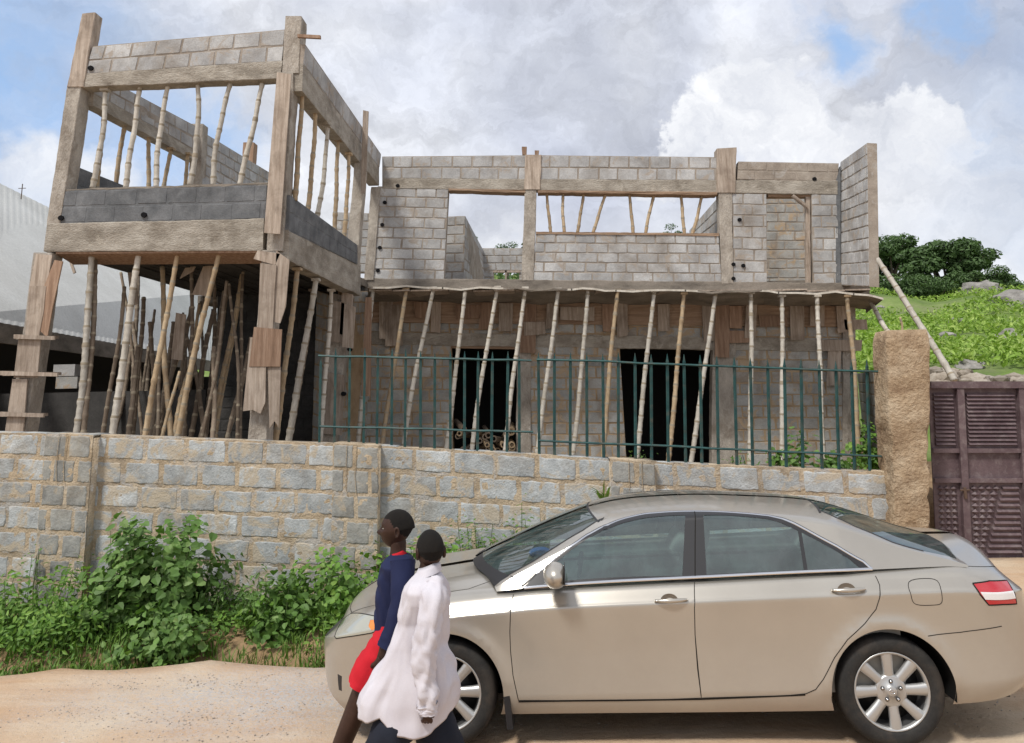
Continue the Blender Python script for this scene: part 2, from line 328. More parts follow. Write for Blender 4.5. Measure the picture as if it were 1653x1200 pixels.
# ------------------------------------------------------------------ masonry
def lerp(a, b, t): return a + (b-a)*t
def block_quad(M, q, course=.25, blen=.47, proud=.010, jit=.009, fine=False, off=0.0, nrm=None, gap=.019, m=1, miss=0.0):
    """blocks laid on the quad q = bottom-left, bottom-right, top-right, top-left"""
    bl, br, tr, tl = [Vector(p) for p in q]
    n = Vector(nrm) if nrm is not None else (br-bl).cross(tl-bl).normalized()
    Hh = ((tl-bl).length + (tr-br).length)/2; L = ((br-bl).length + (tr-tl).length)/2
    nc = max(1, round(Hh/course)); ch = Hh/nc
    P = lambda u, v: lerp(lerp(bl, br, u/L), lerp(tl, tr, u/L), v/Hh)
    J = lambda a: random.uniform(-a, a)
    for r in range(nc):
        x = -blen*(.5 if (r % 2) else 0) - off + J(.03)
        while x < L:
            w = blen*random.uniform(.93, 1.05)
            x0, x1 = max(0.0, x+gap*random.uniform(.4, 1)), min(L, x+w-gap*random.uniform(.3, 1))
            x += w
            if x1-x0 < .05 or random.random() < miss: continue
            z0, z1 = r*ch+gap*random.uniform(.3, .9), (r+1)*ch-gap*random.uniform(.3, .9)
            if False:
                c = [P(x0+J(jit), z0+J(jit)), P(x1+J(jit), z0+J(jit)), P(x1+J(jit), z1+J(jit)), P(x0+J(jit), z1+J(jit))]
                d = n*proud*random.uniform(.6, 1.2); cc = sum(c, Vector())/4
                fr = [p + (cc-p)*.05 + d for p in c]
                M.add(c+fr, [(4, 5, 6, 7), (0, 1, 5, 4), (1, 2, 6, 5), (2, 3, 7, 6), (3, 0, 4, 7)], m)
            else:
                us_ = [0, .012, .03, .15, .3, .45, .6, .75, .88, .97, .988, 1] if fine else [0, .02, .25, .5, .75, .98, 1]; vs_ = [0, .03, .07, .3, .5, .7, .93, .97, 1] if fine else [0, .05, .5, .95, 1]; nx, ny = len(us_)-1, len(vs_)-1; V = []; sd_ = random.uniform(0, 100); pr = proud*random.uniform(.75, 1.25)
                for j in range(ny+1):
                    for i in range(nx+1):
                        u, v = us_[i], vs_[j]
                        ex, ez = min(u, 1-u)*2, min(v, 1-v)*2
                        e = min(ex*(x1-x0), ez*(z1-z0))*.5
                        k = 1-math.exp(-e/(.0022 if fine else .003)) if e > 0 else 0
                        ox = noise.noise(Vector((u*7+sd_, v*4, 1)))*jit*1.3*(1-ex*.5); oz = noise.noise(Vector((u*8+sd_, v*4, 9)))*jit*1.3
                        # rounded worn corners
                        cr = max(0, .12-ex)*max(0, .25-ez)*.9
                        uu = x0+(x1-x0)*u + ox + (cr*.12 if u < .5 else -cr*.12); vv = z0+(z1-z0)*v + oz + (cr*.10 if v < .5 else -cr*.10)
                        dd = -.004 + (pr+.004)*k + noise.noise(Vector((u*5+sd_, v*3, 4)))*.004*k
                        V.append(P(uu, vv) + n*dd)
                Fq = [(j*(nx+1)+i, j*(nx+1)+i+1, (j+1)*(nx+1)+i+1, (j+1)*(nx+1)+i) for j in range(ny) for i in range(nx)]
                M.add(V, Fq, m)
    return M
def wall_part(name, q, thick, mats, parent, back=False, **kw):
    """a block wall: mortar core (0) with blocks (1) proud of its face"""
    M = MB(); qq = [Vector(p) for p in q]
    n = (qq[1]-qq[0]).cross(qq[3]-qq[0]).normalized()
    M.slab(qq, -n*thick); block_quad(M, qq, nrm=n, **kw)
    if back: block_quad(M, [qq[1]-n*thick, qq[0]-n*thick, qq[3]-n*thick, qq[2]-n*thick], nrm=-n, **kw)
    return M.build(name, mats, parent)
UP = [MT['mortar_up'], MT['block_up']]; LOW = [MT['mortar_low'], MT['block_low']]
YP, YM = 12.2, 17.6
house = thing('unfinished_house', (0, 15, .3), 'two storey grey block house under construction with open porch, raw columns and no roof', 'house')
def Q(Y, *p): return [at(x, y, Y) for x, y in p]          # bl, br, tr, tl in photo pixels on the plane at depth Y
def front_wall(Y, bl, br, tr, tl, thick=.22, mats=UP, parent=house, name='block_wall', **kw): return wall_part(name, Q(Y, bl, br, tr, tl), thick, mats, parent, **kw)
def rough_box(M, q, n, seg=10, amp=.012, m=0):
    """slab whose long faces wander a little, for poured concrete and planks: bulges, nibbled arrises, a ragged lower lip"""
    q = [Vector(p) for p in q]; n = Vector(n); L = (q[1]-q[0]).length
    k = max(3, int(L/.09)); V = []; Fc = []; sd_ = random.uniform(0, 99)
    N_ = lambda a, b: noise.noise(Vector((a, b, sd_)))
    for i in range(k+1):
        t = i/k; a = lerp(q[0], q[1], t); b = lerp(q[3], q[2], t); d = (b-a).normalized(); nn = n.normalized(); u = t*L
        w = (b-a).length; ring = []
        e0 = N_(u*1.2, 1)*amp*1.2 + N_(u*7, 2)*amp*.9; e1 = N_(u*1.2, 3)*amp*1.2 + N_(u*7, 4)*amp*.9
        for v in (0, .04, .33, .66, .96, 1):
            p = lerp(a, b, v) + nn*(N_(u*1.5, v*3+9)*amp*.9 + N_(u*8, v*6+20)*amp*.35) + nn*(.006 if v in (0, 1) else 0)
            ring.append(p + d*(e0*(1-v) + e1*v))
        ring += [ring[-1] + n, ring[0] + n]
        V += ring
    r = 8
    for i in range(k):
        for j in range(r): Fc.append((i*r+j, i*r+(j+1) % r, (i+1)*r+(j+1) % r, (i+1)*r+j))
    Fc += [tuple(range(r))[::-1], tuple(k*r+j for j in range(r))]
    return M.add(V, Fc, m)
def beam(Y, bl, br, tr, tl, thick=.24, name='beam', mat='beam', dy=0, parent=house):
    M = MB(); rough_box(M, Q(Y-dy, bl, br, tr, tl), (0, thick, 0)); return M.build(name, MT[mat], parent)
def column(Y, l0, r0, l1, r1, depth=.26, mat='column', name='column', parent=house, ext=None):
    """l0/r0 bottom left/right, l1/r1 top left/right of the front face in pixels; ext = bottom height"""
    q = Q(Y, l0, r0, r1, l1)
    if ext is not None:
        for a, b in ((0, 3), (1, 2)):
            d = q[b]-q[a]; q[a] = q[b] - d*((q[b].z-ext)/d.z)
    M = MB(); qq = [q[0], q[3], q[2], q[1]]
    rough_box(M, qq, (0, depth, 0), amp=.010); return M.build(name, MT[mat], parent)

# porch, front face --------------------------------------------------------
front_wall(YP, (137, 121), (455, 100), (460, 48), (150, 75), blen=.46)
beam(YP, (133, 141), (452, 127), (456, 98), (137, 119), dy=.02)
front_wall(YP, (95, 361), (428, 355), (431, 298), (102, 308), mats=[MT['plaster_dark'], MT['plaster_dark']], blen=.5, proud=.006)
beam(YP, (70, 406), (424, 405), (426, 353), (76, 361), dy=.03, thick=.27)
beam(YP, (98, 309), (432, 299), (432, 295), (99, 305), thick=.22, name='sill_screed', mat='slab')
column(YP-.04, (108, 140), (134, 140), (132, 22), (153, 20), .22, 'board', 'formwork_board')
column(YP-.02, (75, 363), (96, 363), (108, 140), (131, 140), .30, 'column')
column(YP-.05, (22, 640), (50, 640), (54, 408), (83, 408), .30, 'column', ext=.3)
column(YP-.02, (455, 118), (482, 118), (460, 26), (487, 26), .30, 'column')
column(YP-.05, (430, 405), (456, 405), (447, 116), (473, 118), .30, 'column')
column(YP-.04, (404, 660), (432, 660), (424, 404), (448, 404), .30, 'column', ext=.3)
# porch, side faces: front corner pixels on YP, back corner pixels at the depth given
def side_q(fb, ft, bb, bt, Yb, Yf=YP): return [at(*fb, Yf), at(*bb, Yb), at(*bt, Yb), at(*ft, Yf)]
def side_wall(fb, ft, bb, bt, Yb, flip=False, thick=.22, mats=UP, name='block_wall', Yf=YP, **kw):
    return wall_part(name, side_q(fb, ft, bb, bt, Yb, Yf), thick, mats, house, **kw)
side_wall((489, 105), (493, 72), (612, 272), (615, 249), YM, blen=.46)
M = MB(); q = side_q((488, 147), (489, 103), (612, 300), (612, 270), YM); rough_box(M, q, (-.24, 0, 0)); M.build('beam', MT['beam'], house)
YS = 15.9
side_wall((466, 373), (468, 315), (577, 427), (577, 396), YS, mats=[MT['plaster_dark'], MT['plaster_dark']], blen=.5, proud=.006)
M = MB(); q = side_q((466, 420), (466, 372), (582, 478), (582, 426), YS+.3); rough_box(M, q, (-.26, 0, 0)); M.build('beam', MT['beam'], house)
column(YS, (557, 425), (576, 425), (573, 258), (590, 258), .25)
column(YS, (531, 560), (558, 560), (539, 474), (566, 480), .28, ext=.3)
column(YM-.05, (588, 452), (603, 452), (599, 302), (614, 302), .3)
# left side of the porch, inner face towards the camera
def left_q(fb, ft, bb, bt, Yb): return [at(*fb, YP+.25), at(*bb, Yb), at(*bt, Yb), at(*ft, YP+.25)][::1]
q = left_q((151, 152), (155, 118), (318, 245), (318, 205), 15.8); wall_part('block_wall', q, .2, UP, house, blen=.46)
M = MB(); rough_box(M, left_q((151, 170), (151, 148), (318, 262), (318, 243), 15.8), (-.22, 0, 0)); M.build('beam', MT['beam'], house)
q = [at(325, 298, 15.9), at(470, 372, 21.5), at(470, 300, 21.5), at(325, 212, 15.9)]; wall_part('block_wall', q, .2, UP, house)
column(15.8, (303, 330), (320, 330), (308, 200), (328, 200), .25)
column(19.0, (388, 330), (404, 330), (392, 230), (410, 230), .25, 'board_red', 'formwork_board')
q = left_q((118, 330), (121, 268), (330, 385), (330, 352), 15.8); wall_part('block_wall', q, .2, [MT['plaster_dark']]*2, house, proud=.006)
# floor slab over the whole ground floor, undersides hung with boards
zf = at(430, 405, YP).z
M = MB(); xa, xb, xc = at(78, 400, YP).x, at(466, 400, YP).x-.26, at(580, 462, 16).x-.2
M.hexa([(xa, YP+.2, zf+.12), (xb, YP+.2, zf+.12), (xc, 17.7, zf+.12), (xa, 17.7, zf+.12)], [(xa, YP+.2, zf+.28), (xb, YP+.2, zf+.28), (xc, 17.7, zf+.28), (xa, 17.7, zf+.28)])
M.build('floor_slab', MT['slab'], house); M = MB(); M.box(xa, 6.4, YM+.2, 26, zf-.12, zf+.05)
M.build('floor_slab', MT['slab'], house)

# main facade, upper storey -------------------------------------------------
front_wall(YM, (617, 289), (848, 291), (850, 251), (617, 253)); front_wall(YM, (872, 291), (1158, 292), (1158, 254), (874, 251))
front_wall(YM, (1190, 290), (1352, 294), (1354, 264), (1192, 261), mats=[MT['mortar_up'], MT['mortar_up']], proud=.008)
beam(YM, (617, 304), (1352, 314), (1352, 292), (617, 288), dy=.02)
front_wall(YM, (598, 452), (716, 454), (724, 304), (610, 301))
column(YM-.03, (842, 453), (861, 453), (847, 307), (866, 307), .28)
column(YM-.03, (1165, 458), (1184, 458), (1160, 311), (1182, 311), .28)
column(YM-.05, (846, 306), (872, 306), (848, 250), (874, 250), .3, 'board', 'column')
column(YM-.05, (1157, 311), (1187, 311), (1157, 240), (1189, 238), .3, 'board', 'column')
for (a, b, c, d) in (((843, 250), (850, 250), (842, 237), (850, 237)), ((863, 250), (869, 250), (863, 243), (870, 243))): column(YM, a, b, c, d, .1, 'board_red', 'formwork_stub')
front_wall(YM, (861, 455), (1165, 458), (1160, 379), (865, 377)); beam(YM, (865, 378), (1161, 381), (1161, 377), (865, 374), name='sill_board', mat='board_h', thick=.26, dy=.03)
front_wall(YM, (1184, 458), (1238, 459), (1237, 313), (1182, 312)); front_wall(YM, (1313, 460), (1355, 460), (1352, 313), (1310, 313))
beam(YM, (724, 308), (848, 311), (848, 307), (724, 304), name='beam_board', mat='board_h', dy=.04, thick=.3)
beam(YM, (868, 311), (1158, 315), (1158, 310), (868, 307), name='beam_board', mat='board_h', dy=.04, thick=.3)
# wing wall on the right, its left face seen, running from the facade to the canopy edge
q = [at(1356, 461, YM+.1), at(1403, 463, 16.0), at(1400, 231, 16.0), at(1357, 262, YM+.1)]
wall_part('wing_wall', q, .2, UP, house, blen=.46)
M = MB(); M.slab(Q(YM-.01, (1349, 461), (1357, 461), (1357, 268), (1350, 290)), (0, .1, 0)); M.build('column_shadow_gap', MT['plaster_dark'], house)
# inner walls seen through the openings
front_wall(19.0, (715, 470), (748, 470), (751, 349), (722, 350)); q = [at(748, 470, 19.0), at(784, 480, 23.5), at(779, 402, 23.5), at(751, 349, 19.0)]
wall_part('inner_wall', q, .2, UP, house)
front_wall(23.5, (779, 437), (860, 437), (860, 401), (775, 401), name='rear_wall'); front_wall(23.5, (779, 470), (797, 470), (797, 437), (779, 437), name='rear_wall'); front_wall(23.5, (838, 470), (870, 470), (870, 437), (838, 437), name='rear_wall')
M = MB(); M.slab(Q(23.45, (796, 455), (840, 455), (840, 452), (796, 452)), (0, .1, 0)); M.slab(Q(23.45, (815, 455), (818, 455), (818, 437), (815, 437)), (0, .1, 0)); M.slab(Q(23.45, (796, 440), (840, 440), (840, 437), (796, 437)), (0, .1, 0)); M.build('window_frame', MT['board'], house)
q = [at(1111, 445, 21.5), at(1170, 455, 17.9), at(1166, 311, 17.9), at(1113, 372, 21.5)]; wall_part('inner_wall', q, .2, UP, house)
front_wall(19.6, (1195, 480), (1345, 480), (1345, 300), (1195, 300), name='inner_wall', mats=[MT['mortar_up'], MT['block_low']])
front_wall(20.6, (540, 440), (612, 440), (612, 345), (540, 343), name='inner_wall')
column(YM+.05, (1302, 459), (1309, 459), (1301, 318), (1308, 318), .1, 'board', 'door_post')
M = MB(); M.tube([at(1279, 316, YM), at(1302, 334, YM)], .045); M.build('door_brace', MT['board'], house)
M = MB(); M.slab(Q(YM+.05, (1240, 318), (1310, 318), (1310, 314), (1240, 314)), (0, .2, 0)); M.build('door_lintel', MT['board_h'], house)

beam(YM-.02, (560, 480), (1404, 484), (1404, 457), (560, 449), name='floor_beam', mat='slab', thick=.3)
# canopy slab ----------------------------------------------------------------
YC = 16.0
cpx = np.linspace(594, 1426, 40); V = []
for i, x in enumerate(cpx):
    ye = 461.5 + (x-600)*.013 + 1.6*math.sin(x*.045) + 1.2*math.sin(x*.11+1) + (max(0, x-1330)/95)**2*6
    p = at(x, ye, YC + .06*math.sin(x*.02)); q = at(x if x < 1400 else x-(x-1400)*1.1, 490 + (x-600)*.012, YM+.05)
    p2 = p + Vector((0, 0, -.035)); q.z = p.z - .10
    V += [p, p2, q + Vector((0, 0, -.06)), q + Vector((0, 0, .12))]
Fc = []
for i in range(len(cpx)-1):
    for j in range(4): Fc.append((i*4+j, (i+1)*4+j, (i+1)*4+(j+1) % 4, i*4+(j+1) % 4))
Fc += [(0, 1, 2, 3), tuple(4*(len(cpx)-1)+j for j in (3, 2, 1, 0))]
mesh('canopy_slab', V, Fc, MT['slab'], house)
M = MB()                                              # soffit planks under the slab
x = 602
while x < 1405:
    w = random.uniform(24, 44); x1 = min(x+w-1.5, 1408)
    a, b = at(x, 462, YC), at(x1, 462, YC); z = lerp(a.z, b.z, .5) - .06 - (x-600)*.0000; dz = random.uniform(-.02, .01)
    M.box(a.x, b.x, YC+.03+random.uniform(-.05, .08), YM, z+dz-.03, z+dz); x += w
M.build('soffit_planks', MT['board'], house)
M = MB()                                              # thin lighter fascia of planks along the edge
x = 596
while x < 1424:
    w = random.uniform(60, 130); x1 = min(x+w, 1426)
    f = lambda t: 461.5 + (t-600)*.013 + 1.6*math.sin(t*.045) + 1.2*math.sin(t*.11+1) + (max(0, t-1330)/95)**2*6
    k = 4; 
    for i in range(k):
        xa, xb = x+(x1-x)*i/k, x+(x1-x)*(i+1)/k
        M.slab(Q(YC-.03, (xa, f(xa)+3.6), (xb, f(xb)+3.6), (xb, f(xb)+.6), (xa, f(xa)+.6)), (0, .02, 0))
    x += w-2
M.build('edge_board', MT['bamboo_pale'], house)

# main facade, ground floor -------------------------------------------------
zg = .3
def gq(Y, l, r, yt, ybot=None):
    tl, tr = at(l, yt, Y), at(r, yt + (r-l)*.012, Y); return [Vector((tl.x-.02, Y, zg)), Vector((tr.x+.05, Y, zg)), tr, tl]
for l, r, yt in ((585, 727, 500), (845, 997, 503), (1170, 1368, 507)): wall_part('block_wall', gq(YM, l, r, yt), .22, LOW, house)
for l, r in ((727, 855), (997, 1188)):                     # wall above the openings
    wall_part('block_wall', Q(YM, (l, 546+(l-700)*.012), (r, 546+(r-700)*.012), (r, 500+(r-600)*.012), (l, 500+(l-600)*.012)), .22, LOW, house)
beam(YM, (600, 556), (1362, 568), (1362, 548), (600, 536), name='lintel_beam', dy=.04, thick=.26)
beam(YM, (600, 521), (1362, 528), (1362, 494), (600, 486), name='beam_board', mat='board_h', dy=.08, thick=.05)
beam(YM, (600, 505), (1362, 513), (1362, 478), (600, 470), name='beam', mat='slab', dy=.0, thick=.2)
for l, r in ((834, 857), (1150, 1188)): column(YM-.06, (l, 640), (r, 640), (l+1, 540), (r, 540), .28, ext=zg)
column(YM-.06, (1361, 640), (1382, 640), (1360, 490), (1381, 490), .28, ext=zg)
M = MB(); M.slab(Q(YM+.02, (727, 562), (834, 564), (834, 559), (727, 557)), (0, .2, 0)); M.build('door_lintel', MT['board_h'], house)
# hanging formwork boards, each one a part
hang = [(612, 480, 634, 548, 0), (622, 492, 650, 560, 0), (668, 488, 690, 512, 1), (697, 486, 712, 538, 0), (776, 489, 796, 531, 1), (806, 490, 828, 535, 0), (842, 486, 866, 570, 1), (845, 520, 880, 542, 0), (883, 489, 902, 532, 0), (972, 491, 991, 535, 1), (996, 490, 1013, 543, 0), (1062, 491, 1081, 536, 0), (1133, 491, 1153, 553, 0), (1155, 492, 1178, 578, 1), (1178, 494, 1198, 530, 1), (1174, 534, 1212, 556, 1), (1275, 494, 1298, 549, 0), (1308, 493, 1331, 528, 0), (1350, 494, 1368, 538, 0), (1337, 566, 1358, 622, 0), (1325, 549, 1392, 566, 0), (1362, 516, 1399, 532, 0), (1205, 492, 1222, 546, 0), (905, 496, 960, 518, 0), (1225, 510, 1270, 530, 1), (735, 492, 775, 514, 1)]
for i, (a, b, c, d, red) in enumerate(hang):
    k = random.uniform(-4, 4); M = MB()
    M.slab(Q(YM-.13-.025*(i % 3), (a+k, d+random.uniform(-2, 2)), (c+k*.6, d+random.uniform(-3, 1)), (c, b), (a, b)), (0, .022, 0))
    M.build('formwork_board', MT['board_red' if red else 'board'], house)
# ragged boards round the porch columns, front plane YP
def pboard(Y, pts, mat='board', th=.025, name='formwork_board'):
    P_ = [at(x, y, Y) for x, y in pts]; k = len(P_); M = MB()
    M.add(P_ + [p+Vector((0, th, 0)) for p in P_], [tuple(range(k)), tuple(range(2*k-1, k-1, -1))] + [(i, i+k, (i+1) % k+k, (i+1) % k) for i in range(k)])
    return M.build(name, MT[mat], house)
B1 = YP-.13
pboard(B1, [(46, 470), (58, 410), (84, 412), (76, 460), (74, 480)]); pboard(B1-.03, [(40, 545), (48, 462), (74, 462), (70, 505), (62, 545)], 'board')
pboard(B1, [(22, 610), (30, 545), (66, 545), (60, 610)]); pboard(B1, [(8, 697), (20, 612), (44, 612), (37, 697)])
pboard(B1-.02, [(56, 508), (60, 490), (88, 420), (101, 422), (84, 500), (76, 545), (60, 530)], 'board_red')
for y, a, b in ((543, 22, 88), (602, 0, 92), (668, -4, 70)):   # clamps round the left column
    M = MB(); M.slab(Q(B1-.06, (a, y+4), (b, y+6), (b, y), (a, y-3)), (0, .04, 0)); M.build('column_clamp', MT['board'], house); M = MB(); M.slab(Q(B1+.42, (a+4, y+5), (b+5, y+4), (b+5, y-1), (a+4, y-3)), (0, .04, 0)); M.build('column_clamp', MT['board'], house)
B2 = YP-.12
pboard(B2, [(409, 418), (416, 404), (452, 410), (444, 428)], 'board'); pboard(B2-.03, [(416, 530), (420, 425), (446, 428), (440, 532)], 'board')
pboard(B2, [(442, 520), (446, 405), (467, 420), (461, 495), (452, 522)], 'board'); pboard(B2-.05, [(392, 664), (404, 545), (430, 545), (428, 650), (420, 668), (408, 662)], 'board')
pboard(B2-.06, [(402, 592), (410, 528), (455, 532), (452, 592)], 'board_red'); pboard(B2-.03, [(435, 692), (432, 590), (453, 592), (450, 690), (443, 680)], 'board')
pboard(B2-.08, [(426, 376), (447, 117), (470, 120), (452, 378)], 'board')
for (a, b) in (((534, 485), (561, 552)), ((552, 490), (574, 560)), ((520, 600), (556, 700)), ((548, 470), (570, 540))): pboard(YS-.06-.03*(a[0] % 7), [(a[0], b[1]), (a[0]+4, a[1]), (b[0], a[1]+6), (b[0]-4, b[1]+3)], 'board', )
pboard(YS-.1, [(582, 312), (586, 178), (595, 180), (590, 312)], 'board'); pboard(YS-.08, [(583, 640), (590, 480), (600, 480), (598, 640)], 'board_red')
M = MB(); M.slab(Q(12.1, (480, 60), (517, 62), (517, 57), (480, 55)), (0, .05, 0)); M.build('formwork_peg', MT['board_red'], house)
# soffit boards and dangling boards under the porch slab
M = MB(); M.slab([at(90, 410, YP), at(420, 408, YP), at(420, 408, YP)+Vector((0, .5, -.10)), at(90, 410, YP)+Vector((0, .5, -.10))], (0, 0, .03)); M.build('soffit_board', MT['board_red'], house)
M = MB()
for i in range(26):
    x0 = -7.6 + i*.135; M.box(x0, x0+.12, YP+.4, 17.2+random.uniform(-.3, .3), zf-.02+random.uniform(-.02, .02), zf+.02+.01)
M.build('soffit_planks', MT['porch_shade'], house)
for p in ([(310, 476), (328, 430), (345, 426), (333, 478)], [(290, 450), (302, 426), (317, 426), (312, 438)], [(118, 442), (112, 424), (116, 424), (122, 440)], [(212, 495), (206, 440), (220, 440), (222, 490)], [(276, 580), (284, 505), (300, 508), (294, 582)]): pboard(13.4, p, 'board')
# dark rooms behind: partition walls, rear wall and side walls of the ground floor
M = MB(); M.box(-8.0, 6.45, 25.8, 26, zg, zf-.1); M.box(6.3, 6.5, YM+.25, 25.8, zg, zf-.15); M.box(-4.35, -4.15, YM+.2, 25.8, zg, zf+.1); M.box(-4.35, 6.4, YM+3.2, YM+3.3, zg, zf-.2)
M.build('inner_wall', MT['deep_shade'], house)
q = [Vector((-7.45, 17.4, zg)), Vector((-4.1, 17.4, zg)), Vector((-4.1, 17.4, zf+.12)), Vector((-7.45, 17.4, zf+.12))]; wall_part('block_wall', q, .2, [MT['porch_shade'], MT['porch_shade']], house)
q = [at(545, 640, 16.1), at(592, 640, 17.6), at(597, 470, 17.6), at(560, 470, 16.1)]
for v in (0, 1): q[v].z = zg
wall_part('block_wall', q, .2, LOW, house)
q = [at(505, 640, 16.6), at(528, 640, 15.9), at(536, 478, 15.9), at(512, 470, 16.6)]
for v in (0, 1): q[v].z = zg
wall_part('block_wall', q, .2, LOW, house)
M = MB(); M.box(-8.0, 6.45, YP, 26, zg-.1, zg+.02); M.build('ground_slab', MT['slab'], house)
holes = [(642, 300, YM), (621, 327, YM), (617, 363, YM), (613, 400, YM), (610, 437, YM), (1194, 355, YM), (1184, 427, YM), (1200, 429, YM), (1184, 450, YM), (1315, 289, YM), (564, 564, YS-.12), (554, 636, YS-.12), (232, 347, YP), (98, 352, YP), (146, 110, YP)]
for x, y, Y in holes:
    M = MB(); c = at(x, y, Y-.03); r = .05; M.add([c+Vector((math.cos(t)*r, -.006, math.sin(t)*r*.9)) for t in np.arange(0, 6.28, .785)] + [c+Vector((math.cos(t)*r, .08, math.sin(t)*r*.9)) for t in np.arange(0, 6.28, .785)], [tuple(range(8))]+[(i, (i+1) % 8, (i+1) % 8+8, i+8) for i in range(8)]); M.build('putlog_hole', MT['black'], house)

# ------------------------------------------------------------------ props
def bamboo(top, bot, mat, label, group, r=.045, name='bamboo_prop', bend=.05, cat='prop', head=True, taper=.8):
    top, bot = Vector(top), Vector(bot); L = (top-bot).length; n = max(6, int(L/.04)); P_ = []; Rr = []
    s1, s2 = random.uniform(0, 9), random.uniform(0, 9); w = random.uniform(-bend, bend); knot = .28*random.uniform(.85, 1.2)
    ax = Vector((1, random.uniform(-.4, .4), 0))
    for i in range(n+1):
        t = i/n; p = lerp(bot, top, t) + ax*(w*math.sin(t*math.pi) + .35*bend*math.sin(t*9+s1)*t*(1-t)*2)
        P_.append(p); k = abs(((t*L/knot) % 1)-.5); Rr.append(r*(1-(1-taper)*t)*(1.16 if k < .12 else 1.0)*(1+.04*math.sin(i*1.7+s2)))
    M = MB(); M.tube(P_, Rr, 8)
    for i in range(n):
        k_ = abs(((i/n*L/knot) % 1)-.5)
        if k_ < .07:
            for j in range(8): M.M[i*8+j] = 1
    if head: M.box(top.x-.07, top.x+.07, top.y-.06, top.y+.06, top.z-.01, top.z+.035)
    o = M.build(name, [MT[mat], MT['node']], smooth=False, origin=bot)
    for p in o.data.polygons: p.use_smooth = len(p.vertices) == 4 and p.index < n*8
    return tag(o, label, cat, group)
ORD = ['first', 'second', 'third', 'fourth', 'fifth', 'sixth', 'seventh', 'eighth', 'ninth', 'tenth', 'eleventh', 'twelfth', 'thirteenth', 'fourteenth', 'fifteenth', 'sixteenth', 'seventeenth', 'eighteenth', 'nineteenth', 'twentieth', 'twenty-first', 'twenty-second', 'twenty-third', 'twenty-fourth', 'twenty-fifth', 'twenty-sixth', 'twenty-seventh', 'twenty-eighth', 'twenty-ninth', 'thirtieth', 'thirty-first', 'thirty-second', 'thirty-third', 'thirty-fourth', 'thirty-fifth', 'thirty-sixth', 'thirty-seventh', 'thirty-eighth', 'thirty-ninth', 'fortieth']
def extend(t, b, z):
    d = b-t; return t + d*((t.z-z)/(-d.z))
can = [((602, 470), (578, 716), 'bamboo_pale'), ((656, 468), (617, 718), 'bamboo_tan'), ((700, 466), (653, 719), 'bamboo_pale'), ((751, 468), (720, 721), 'bamboo_pale'), ((803, 465), (763, 729), 'bamboo_pale'), ((848, 466), (816, 729), 'bamboo_pale'), ((901, 468), (866, 736), 'bamboo_pale'), ((949, 468), (923, 737), 'bamboo_pale'), ((997, 470), (975, 734), 'bamboo_tan'), ((1056, 471), (1028, 742), 'bamboo_pale'), ((1104, 475), (1079, 744), 'bamboo_tan'), ((1155, 473), (1115, 746), 'bamboo_pale'), ((1212, 474), (1209, 749), 'bamboo_pale'), ((1262, 479), (1261, 755), 'bamboo_pale'), ((1319, 479), (1330, 754), 'bamboo_pale'), ((1367, 479), (1386, 754), 'bamboo_tan')]
for i, (t, b, m) in enumerate(can):
    T_ = at(*t, YC+.12); B_ = extend(T_, at(*b, YC-.1), .31)
    bamboo(T_, B_, m, '%s bamboo prop under the canopy edge, %s from the left' % ('pale whitish' if m == 'bamboo_pale' else 'tan yellowish', ORD[i]), 'bamboo props holding up the canopy edge', r=.05)
up = [((882, 307), (889, 376)), ((909, 307), (911, 376)), ((943, 308), (932, 377)), ((979, 308), (957, 377)), ((1015, 308), (1022, 378)), ((1058, 308), (1042, 378)), ((1099, 311), (1105, 379)), ((1133, 315), (1117, 380))]
for i, (t, b) in enumerate(up): bamboo(at(*t, YM+.12), at(*b, YM+.12), 'bamboo_tan', 'thin bamboo prop standing in the wide upper opening, %s from the left' % ORD[i], 'props in the wide upper opening', r=.04, bend=.03)
pf = [((170, 147), (149, 304)), ((226, 141), (203, 304)), ((271, 139), (252, 303)), ((319, 135), (306, 300)), ((373, 132), (344, 300)), ((425, 129), (387, 299))]
for i, (t, b) in enumerate(pf): bamboo(at(*t, YP+.12), at(*b, YP+.12), 'bamboo_pale', 'crooked pale bamboo prop on the upper porch front, %s from the left' % ORD[i], 'props on the upper porch front', r=.045, bend=.07)
pb = [((170, 172), (160, 290), 12.9), ((203, 195), (188, 300), 13.5), ((240, 215), (238, 303), 14.2), ((276, 242), (264, 302), 14.8), ((303, 250), (301, 300), 15.4)]
for i, (t, b, Y) in enumerate(pb):
    T_ = at(*t, Y); bamboo(T_, extend(T_, at(*b, Y), at(180, 300, Y).z if False else 5.1), 'bamboo_tan', 'tan bamboo prop under the rear left beam of the upper porch, %s from the left' % ORD[i], 'props under the rear left porch beam', r=.045)
pr = [((492, 155), (480, 312), 12.45, 'bamboo_tan'), ((513, 183), (500, 334), 13.2, 'bamboo_tan'), ((533, 206), (515, 345), 13.85, 'bamboo_pale'), ((550, 228), (544, 372), 14.6, 'bamboo_tan'), ((567, 250), (558, 380), 15.3, 'bamboo_tan')]
for i, (t, b, Y, m) in enumerate(pr):
    T_ = at(t[0]-4, t[1], Y); bamboo(T_, at(b[0]-4, b[1]+12, Y), m, 'bamboo prop along the right side of the upper porch, %s from the front corner' % ORD[i], 'props along the right side of the upper porch', r=.045)
lf = [((148, 413), (116, 699), 'bamboo_pale', .056), ((154, 415), (129, 700), 'bamboo_old', .045), ((224, 411), (186, 703), 'bamboo_pale', .058), ((287, 407), (234, 704), 'bamboo_tan', .046), ((354, 409), (290, 703), 'bamboo_tan', .048)]
